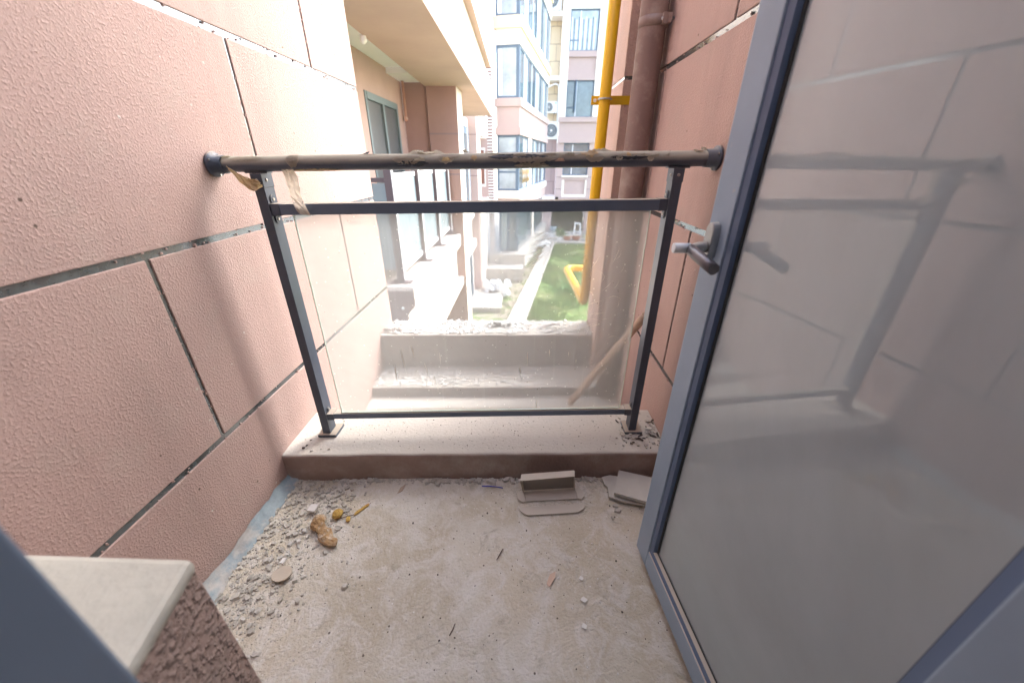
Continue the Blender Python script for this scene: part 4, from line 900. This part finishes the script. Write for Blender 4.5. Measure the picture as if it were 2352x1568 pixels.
# ================================================================ BAY BUILDING
bb = thing('bay_building', 'pale building with projecting glazed bay windows, in the middle distance', 'building', (-.6, 16, -2.92))
cA, sA = math.cos(R(10.1)), math.sin(R(10.1))
def TBB(u, v, z): return (-.20 + u * cA + v * sA, 14.5 - u * sA + v * cA, z)
def BB(name, m, *a, parent=None): return MB().box(*a, T=TBB).build(name, m, parent or bb)
VL = 7.6; UW = -.80
# solid levels of the bay: (z0, z1, material, projection)
for z0, z1, m, pj in ((-.62, -.16, 'pinkfar', .0), (-.159, .11, 'creamwhite', .05), (1.89, 2.13, 'pinkfar', .05), (2.131, 2.72, 'pinkfar', .0), (2.721, 2.96, 'pinkfar', .06),
                      (4.38, 4.78, 'creamwhite', .0), (4.781, 5.08, 'cream', .07), (6.9, 7.5, 'creamwhite', .0), (7.51, 7.8, 'cream', .07)):
    BB('spandrel', m, UW - pj, pj, -pj, VL, z0, z1)
BB('core', 'curtain', UW, -.30, .30, VL, -2.92, 9.5)
# front faces are cooler pink, side faces are lit: windows
def bay_window(name, z0, z1, v0, v1, front=True, frame='winframe', muls=None):
    wdw = BB(name, frame, -.075, -.03, v0, v1, z0, z0 + .05)
    BB('frame', frame, -.075, -.03, v0, v1, z1 - .06, z1, parent=wdw)
    k = max(1, int(round((v1 - v0) / .85)))
    for i in range(k + 1):
        v = v0 + (v1 - v0 - .05) * i / k; BB('mullion', frame if i % 2 == 0 else 'winwhite', -.076, -.026, v, v + .05, z0 + .051, z1 - .061, parent=wdw)
        if i < k:
            va = v + .051; vb = v0 + (v1 - v0 - .05) * (i + 1) / k - .001
            BB('pane', 'winpane' if i % 3 != 1 else 'curtain', -.06, -.05, va, vb, z0 + .051, z1 - .061, parent=wdw)
    return wdw
def front_window(name, z0, z1, u0=UW, u1=-.02, frame='winframe', louv=False):
    wdw = BB(name, frame, u0, u1, .02, .06, z0, z0 + .06)
    BB('frame', frame, u0, u1, .02, .06, z1 - .07, z1, parent=wdw); BB('frame', frame, u0, u0 + .06, .02, .06, z0 + .061, z1 - .071, parent=wdw)
    BB('corner_post', frame, u1 - .11, u1, .018, .12, z0 + .061, z1 - .071, parent=wdw)
    BB('pane', 'curtain', u0 + .061, u1 - .111, .035, .045, z0 + .061, z1 - .071, parent=wdw)
    return wdw
for z0, z1 in ((2.961, 4.379), (5.081, 6.899)):
    bay_window('side_window', z0, z1, .12, VL - .1); fw_ = front_window('front_window', z0, z1)
    BB('blind', 'winwhite', UW + .065, UW + .20, .0345, .0349, z0 + .08, z1 - .09, parent=fw_)
bay_window('side_window', .111, 1.889, .12, 1.9); BB('pier', 'paleface', -.3, .0, 1.901, 2.7, .111, 1.889); bay_window('side_window', .111, 1.889, 2.701, VL - .1)
fw_ = front_window('front_window', .111, 1.889); BB('transom', 'winframe', UW + .061, -.132, .03, .034, .70, .76, parent=fw_)
gl_ = BB('ground_glass_door', 'winframe', UW + .05, UW + .10, .02, .06, -2.06, -.62)
for u in (-.45, -.10): BB('frame', 'winframe', u, u + .08, .02, .06, -2.06, -.62, parent=gl_)
BB('pane', 'frost', UW + .10, -.45, .035, .045, -2.05, -.63, parent=gl_); BB('pane', 'winpane', -.37, -.10, .035, .045, -2.05, -.63, parent=gl_)
BB('ground_side', 'winpane', -.08, -.05, .1, 3.2, -2.05, -.63); BB('ground_pier', 'paleface', -.3, 0, 3.3, 3.7, -2.9, -.63); BB('ground_side', 'winpane', -.08, -.05, 3.8, 6.9, -2.2, -.63)
BB('plinth', 'concrete', UW - .15, .12, -.25, VL, -2.92, -2.08)
# front step block
st_ = thing('entrance_step', 'grey concrete step block below the ground floor glass door', 'step', (-.5, 13.7, -2.92))
MB().box(-1.45, .0, 13.3, 14.05, -2.92, -2.45).build('tread', 'concrete', st_); MB().box(-1.30, .05, 14.051, 14.35, -2.92, -2.10).build('tread', 'concrete', st_)
# drying rack of folded scissors behind the glass, plus green plant are small details of the bay
dr = thing('drying_rack', 'folding wooden lattice drying rack hung outside the lower bay window', 'drying rack', TBB(.09, 1.0, 1.3))
g = MB()
for i in range(6):
    v = .15 + i * .26
    for a, b in (((.09, v, .80), (.09, v + .22, .36)), ((.09, v + .22, .80), (.09, v, .36))):
        g.tube([TBB(*a), TBB(*b)], .012, 6)
g.build('lattice', mat('rack wood', (.42, .27, .12), rough=.7), dr)
MB().tube([TBB(.09, .1, .84), TBB(.09, 1.9, .84)], .018, 8).build('rod', 'white', dr)
# open casement of the top left
oc = thing('open_window', 'open blue window sash sticking out at the top edge', 'window', (-1.05, 13.4, 5.0))
MB().box(-1.08, -1.04, 13.1, 13.5, 5.0, 6.0).build('sash', 'winframe', oc); MB().box(-1.22, -1.085, 13.08, 13.5, 5.0, 5.10).build('sash_bottom', 'winframe', oc)

# ================================================================ RIGHT (FAR) BUILDING
rb = thing('far_building', 'pale pink building with stacked windows facing the camera, across the garden', 'building', (3, 24, -2.92))
def BR(name, m, *a, parent=None): return MB().box(*a).build(name, m, parent or rb)
YF = 23.7
BR('core', 'pinkfar', 2.0, 9, 24.1, 30, -1.05, 12)
BR('pilaster', 'creamwhite', 1.82, 2.17, YF - .10, 24.4, 1.97, 12); BR('pilaster', 'pinkfar', 1.82, 2.17, YF - .10, 24.4, -1.05, 1.969)
BR('pilaster', 'creamwhite', 3.61, 9, YF - .10, 24.09, 3.23, 12); BR('pilaster', 'pinkfar', 3.61, 9, YF - .10, 24.09, -1.05, 3.229)
for z0, z1, m, pj in ((7.80, 8.1, 'creamwhite', .05), (8.101, 9.2, 'pinkfar', 0), (5.87, 6.12, 'pinkfar', .10), (5.20, 5.869, 'pinkfar', .0), (4.88, 5.199, 'pinkfar', .08)):
    BR('spandrel', m, 2.171, 3.609, YF - pj, 24.09, z0, z1)
for z0, z1, m, pj, xa in ((2.97, 3.21, 'pinkfar', .22, 1.80), (2.30, 2.969, 'pinkfar', .12, 1.86), (1.97, 2.299, 'pinkfar', .20, 1.82)):
    BR('bay_band', m, xa, 4.0, YF - pj, YF - .10, z0, z1) 
    BR('spandrel', m, 2.171, 3.609, YF - .0999, 24.09, z0, z1)
BR('spandrel', 'pinkfar', 2.171, 3.609, YF - .09, 24.09, .07, .31); BR('sill', 'creamwhite', 2.12, 3.65, YF - .16, YF - .11, .22, .32)
pn = BR('recessed_panel', 'pinkfar', 2.30, 3.52, YF - .02, 24.09, -.72, .069)
BR('panel_frame', 'creamwhite', 2.171, 2.299, YF - .11, 24.0, -.72, .069, parent=pn); BR('panel_frame', 'creamwhite', 3.521, 3.609, YF - .11, 24.0, -.72, .069, parent=pn); BR('panel_frame', 'creamwhite', 2.171, 3.609, YF - .11, 24.0, -.85, -.721, parent=pn)
BR('base_beam', 'pinkfar', 2.171, 3.609, YF - .10, 24.0, -1.05, -.851)
for z in (.22, -.42): BR('joint', 'jointfar', 1.83, 2.16, YF - .105, YF - .10, z - .015, z + .015); BR('joint', 'jointfar', 3.66, 4.6, YF - .105, YF - .10, z - .015, z + .015)
def win(z0, z1, style):
    y = 24.0 - .28
    wd = BR('window', 'winframe', 2.18, 3.60, y, y + .05, z0, z0 + .05)
    BR('frame', 'winframe', 2.18, 3.60, y, y + .05, z1 - .06, z1, parent=wd)
    for xa in (2.18, 2.66, 3.55): BR('frame', 'winframe' if xa != 2.66 else 'winwhite', xa, xa + .05, y - .005, y + .05, z0 + .051, z1 - .061, parent=wd)
    BR('pane', 'winpane' if style else 'curtain', 2.231, 2.659, y + .02, y + .03, z0 + .051, z1 - .061, parent=wd); BR('pane', 'winpane' if style else 'curtain', 2.711, 3.549, y + .02, y + .03, z0 + .051, z1 - .061, parent=wd)
    if style != 2: BR('transom', 'winframe', 2.231, 2.659, y + .005, y + .019, z0 + .42, z0 + .48, parent=wd)
    if style == 0:
        for k in range(11): BR('curtain_fold', 'winpane' if k % 2 else 'whitepaint', 2.24 + k * .115, 2.24 + k * .115 + .05, y + .010, y + .019, z0 + .06, z1 - .3 - .05 * (k % 3), parent=wd)
    return wd
win(6.121, 7.799, 0); win(3.211, 4.879, 1); win(.32, 1.969, 1)
# open sash on the middle window
BR('open_sash', 'winframe', 2.60, 2.64, 23.30, 23.70, 3.45, 4.85)
# pillars and hedge below
BR('pillar', 'pinkfar', .85, 1.66, YF, 24.1, -2.92, -1.051); BR('pillar', 'pinkfar', 3.67, 4.6, YF, 24.1, -2.92, -1.051); BR('slab', 'paleface', .80, 2.0, YF - .1, 25.2, -1.05, -.86)
# recess wall of blocks
rc = thing('block_wall', 'cream block wall in the recess between the two far buildings', 'wall', (1.4, 25.3, -.85))
MB().box(.6, 2.05, 25.22, 25.5, -.85, 12).build('backing', 'jointfar', rc)
for r_ in range(14):
    z0 = -.85 + r_ * .76
    xs = (.6, 1.05, 1.62, 2.05) if r_ % 2 else (.6, 1.30, 1.80, 2.05)
    for k in range(3): MB().box(xs[k] + .008, xs[k + 1] - .008, 25.19, 25.2199, z0 + .012, z0 + .748).build('block', 'cream' if z0 > 2.1 else 'pinkfar', rc)
for z, lab in ((5.0, 'lower'), (7.72, 'upper')):
    tag(MB().box(.85, 1.99, 24.35, 25.18, z, z + .20).build('ledge_slab', 'creamwhite'), f'{lab} cream concrete ledge in the recess between the far buildings', 'ledge')
def ac(x0, x1, y, z0, z1, label):
    t_ = thing('air_conditioner', label, 'air conditioner', ((x0 + x1) / 2, y, z0), 'outdoor air conditioners in the recess')
    body = MB().box(x0, x1, y, y + .32, z0, z1, bev=.015).build('body', 'whitepaint', t_)
    cx_ = x0 + (x1 - x0) * .40; cz = (z0 + z1) / 2; r_ = (z1 - z0) * .38
    fn = MB().tube([(cx_, y - .001, cz), (cx_, y - .02, cz)], r_, 28).build('fan_grille', 'acdark', t_)
    MB().tube([(cx_, y - .0201, cz), (cx_, y - .028, cz)], r_ * .2, 14).build('hub', 'whitepaint', fn)
    g = MB()
    for rr in (.4, .65, .95): g.tube([(cx_ + r_ * rr * math.cos(a), y - .024, cz + r_ * rr * math.sin(a)) for a in [2 * math.pi * k / 24 for k in range(25)]], .006, 6)
    g.build('grille_ring', 'winwhite', fn)
    for xx in (x0 + .1, x1 - .14): MB().box(xx, xx + .04, y, y + .3, z0 - .04, z0).build('foot', 'acdark', t_)
    MB().box(x1 - .13, x1 - .04, y - .004, y - .0005, z1 - .12, z1 - .07).build('badge', mat('pale blue badge', (.25, .55, .72), rough=.5), body)
ac(1.00, 1.76, 24.55, 3.50, 4.06, 'smaller white air conditioner hanging above, nearer the bay window')
ac(1.17, 1.92, 24.30, 2.18, 3.06, 'larger white air conditioner right beside the pink band of the far building')
ac(.95, 1.75, 24.45, 7.97, 8.75, 'white air conditioner on the upper ledge, cut by the top edge')
vp = MB().tube([(.98, 24.5, 3.6), (.98, 24.5, 4.62), (1.15, 24.5, 4.70), (1.62, 24.5, 4.86), (1.78, 24.5, 4.80), (1.82, 24.5, 4.62), (1.80, 24.5, 3.0)], .045, 12)
tag(vp.build('condensate_pipe', 'whitepaint'), 'white bent plastic pipe above the smaller air conditioner', 'pipe')

# ================================================================ GROUND AND GARDEN
GZ = -2.92
structure(MB().add([(-60, -40, GZ - .01), (80, -40, GZ - .01), (80, 140, GZ - .01), (-60, 140, GZ - .01)], [(0, 1, 2, 3)]).build('ground', 'asphalt'))
structure(MB().add([(-.05, 2.0, GZ + .004), (12, 2.0, GZ + .004), (12, 20.2, GZ + .004), (1.55, 20.2, GZ + .004), (-.02, 9.9, GZ + .004), (-.9, 4, GZ + .004)], [(0, 1, 2, 3, 4, 5)]).build('lawn_soil', 'grassland'))
structure(MB().add([(-1.2, 2.4, GZ), (-.9, 4, GZ), (-.02, 9.9, GZ), (1.55, 20.2, GZ), (-1, 20.2, GZ), (-3, 9, GZ), (-3, 2.4, GZ)], [(0, 1, 2, 3, 4, 5, 6)]).build('garden_soil', 'dirt'))
def strip(p, q, w_, z, th, name, m):
    p, q = Vector((*p, 0)), Vector((*q, 0)); d = (q - p).normalized(); s_ = Vector((-d.y, d.x, 0)) * w_ / 2
    g = MB(); g.add([(*(p - s_).xy, z), (*(p + s_).xy, z), (*(q + s_).xy, z), (*(q - s_).xy, z), (*(p - s_).xy, z + th), (*(p + s_).xy, z + th), (*(q + s_).xy, z + th), (*(q - s_).xy, z + th)], [(3, 2, 1, 0), (4, 5, 6, 7), (0, 1, 5, 4), (1, 2, 6, 5), (2, 3, 7, 6), (3, 0, 4, 7)]); return structure(g.build(name, m))
strip((-1.05, 4), (1.40, 20.1), .42, GZ + .004, .07, 'garden_path', 'concrete')
strip((-.75, 4), (1.62, 20.1), .08, GZ + .006, .11, 'lawn_edging', 'concrete')
structure(MB().box(-2.0, -.65, 10.2, 12.6, GZ + .002, GZ + .14).build('patio_slab', 'concrete'))
structure(MB().box(-.4, 6, 20.25, 23.6, GZ + .003, GZ + .10).build('rear_terrace', 'concrete'))
g = MB(); rg = random.Random(9)
for k in range(26000):
    y = 8.8 + 11.2 * rg.random() ** 1.15; xl = -.02 + (y - 9.9) * .1515 + .12
    x = xl + (4.6) * rg.random() ** 1.2
    dn_ = noise.noise(Vector((x * .9, y * .7, 2)))
    if dn_ < -.18 and rg.random() < .7: continue
    h = rg.uniform(.03, .10) * (1.3 + dn_); a = rg.uniform(0, 6.28); w_ = rg.uniform(.006, .014)
    cx_, cy_ = math.cos(a) * w_, math.sin(a) * w_; lx, ly = rg.uniform(-.04, .04), rg.uniform(-.04, .04)
    g.face([(x - cx_, y - cy_, GZ + .004), (x + cx_, y + cy_, GZ + .004), (x + lx, y + ly, GZ + h)])
o = g.build('lawn_grass', 'blade', kind='stuff'); o['label'] = 'bright green lawn grass beyond the parapet'; o['category'] = 'grass'
g = MB()
for k in range(1500):
    y = rg.uniform(9, 19); xl = -.55 + (y - 9.9) * .15; x = xl - abs(rg.gauss(0, .45)); h = rg.uniform(.04, .14); a = rg.uniform(0, 6.28); w_ = .014
    if noise.noise(Vector((x * 1.5, y * .8, 8))) < .05: continue
    g.face([(x - math.cos(a) * w_, y - math.sin(a) * w_, GZ + .003), (x + math.cos(a) * w_, y + math.sin(a) * w_, GZ + .003), (x + rg.uniform(-.05, .05), y + rg.uniform(-.05, .05), GZ + h)])
o = g.build('weeds', 'blade', kind='stuff'); o['label'] = 'patchy weeds on the bare soil beside the garden path'
# hedge wall below the far building
g = MB(); rg = random.Random(4)
g.box(1.661, 3.669, 24.3, 24.6, GZ, -1.35)
for k in range(2600):
    p = Vector((rg.uniform(1.67, 3.66), 24.3 - abs(rg.gauss(0, .05)), rg.uniform(GZ + .05, -1.33))); s_ = rg.uniform(.02, .05)
    a, b = Vector((rg.uniform(-1, 1), rg.uniform(-.4, .4), rg.uniform(-1, 1))).normalized() * s_, Vector((rg.uniform(-1, 1), rg.uniform(-.4, .4), rg.uniform(-1, 1))).normalized() * s_
    g.face([p, p + a, p + b])
tag(g.build('hedge', 'hedge'), 'dark green hedge filling the gap under the far building', 'hedge')
# garden things
def lathe(prof, c, n=16): 
    g = MB(); c = Vector(c); g.tube([c + Vector((0, 0, z)) for r_, z in prof], .1, n, rs=[r_ for r_, z in prof]); return g
for k, (x, y, r_, lab) in enumerate(((2.38, 20.75, .20, 'left terracotta flowerpot at the far edge of the lawn'), (2.86, 20.85, .24, 'larger terracotta flowerpot, right one of the pair by the lawn'))):
    pt = thing('flowerpot', lab, 'flowerpot', (x, y, GZ + .1), 'terracotta pots by the lawn')
    lathe([(r_ * .7, 0), (r_, .16), (r_ * 1.06, .165), (r_ * 1.06, .21)], (x, y, GZ + .1)).build('pot', 'terracotta', pt)
    MB().tube([(x, y, GZ + .311), (x, y, GZ + .315)], r_ * .9, 14).build('soil', 'dirt', pt)
pl = thing('potted_plant', 'bushy green plant in a pale trough left of the flowerpots', 'plant', (2.05, 20.9, GZ + .1))
MB().box(1.80, 2.22, 20.8, 21.0, GZ + .1, GZ + .26, bev=.01).build('trough', 'whitepaint', pl)
g = MB()
for k in range(260):
    p = Vector((2.03 + rg.gauss(0, .17), 20.9 + rg.gauss(0, .09), GZ + .30 + abs(rg.gauss(0, .16)))); a = Vector((rg.uniform(-1, 1), rg.uniform(-1, 1), rg.uniform(-.3, 1))).normalized() * .07; b = Vector((rg.uniform(-1, 1), rg.uniform(-1, 1), rg.uniform(-.3, 1))).normalized() * .05
    g.face([p, p + a, p + a + b, p + b])
g.build('foliage', 'leafgreen', pl, kind='stuff')
bu = thing('bucket', 'pale blue bucket standing by the pillar under the far building', 'bucket', (1.78, 23.3, GZ + .1))
lathe([(.15, 0), (.19, .30), (.20, .305), (.20, .33), (.17, .33), (.13, .03)], (1.78, 23.3, GZ + .1)).build('body', 'bluebucket', bu)
bs = thing('laundry_basket', 'white plastic basket at the right end of the lawn', 'basket', (3.28, 20.6, GZ + .1))
lathe([(.14, 0), (.19, .36), (.205, .365), (.205, .39), (.17, .39), (.12, .03)], (3.28, 20.6, GZ + .1)).build('body', 'white', bs)
stl = thing('plastic_stool', 'white plastic stool with arched legs in front of the hedge', 'stool', (3.14, 22.7, GZ + .1))
MB().box(2.95, 3.33, 22.55, 22.93, GZ + .66, GZ + .72, bev=.02).build('seat', 'white', stl)
for x in (2.93, 3.30):
    for y in (22.54, 22.88): MB().add([(x, y, GZ + .101), (x + .05, y, GZ + .101), (x + .05, y + .05, GZ + .101), (x, y + .05, GZ + .101), (3.13 + (x - 3.115) * .8, y, GZ + .66), (3.13 + (x - 3.115) * .8 + .07, y, GZ + .66), (3.13 + (x - 3.115) * .8 + .07, y + .05, GZ + .66), (3.13 + (x - 3.115) * .8, y + .05, GZ + .66)], [(3, 2, 1, 0), (4, 5, 6, 7), (0, 1, 5, 4), (1, 2, 6, 5), (2, 3, 7, 6), (3, 0, 4, 7)]).build('leg', 'white', stl)
MB().box(2.99, 3.29, 22.56, 22.585, GZ + .25, GZ + .29).build('stretcher', 'white', stl)
g = MB()
for i in range(16): g.chunk((-1.02 + rg.gauss(0, .17), 11.9 + rg.gauss(0, .2), GZ + .2 + abs(rg.gauss(0, .10))), rg.uniform(.15, .35), rg.uniform(.15, .3), rg.uniform(.1, .25), rnd=rg)
tag(g.build('white_sacks', mat('white sacks', (.74, .76, .78), rough=.7)), 'heap of white and pale blue sacks on the patio below the balcony', 'sacks')
g = MB()
for i in range(9): g.chunk((1.05 + rg.gauss(0, .16), 19.3 + rg.gauss(0, .25), GZ + .14 + abs(rg.gauss(0, .06))), rg.uniform(.12, .3), rg.uniform(.1, .25), rg.uniform(.06, .16), rnd=rg)
tag(g.build('stone_heap', 'white'), 'small heap of white stones at the far end of the path', 'stones')
g = MB()
for k in range(140):
    p = Vector((1.35 + rg.gauss(0, .25), 12.2 + rg.gauss(0, .2), GZ + .02 + abs(rg.gauss(0, .10)))); a = Vector((rg.uniform(-1, 1), rg.uniform(-1, 1), rg.uniform(0, 1))).normalized() * .09; b = Vector((rg.uniform(-1, 1), rg.uniform(-1, 1), rg.uniform(-.3, 1))).normalized() * .05
    g.face([p, p + a, p + a + b, p + b])
tag(g.build('weed_clump', 'leafgreen'), 'dark clump of broad leaved weed in the middle of the lawn', 'plant')
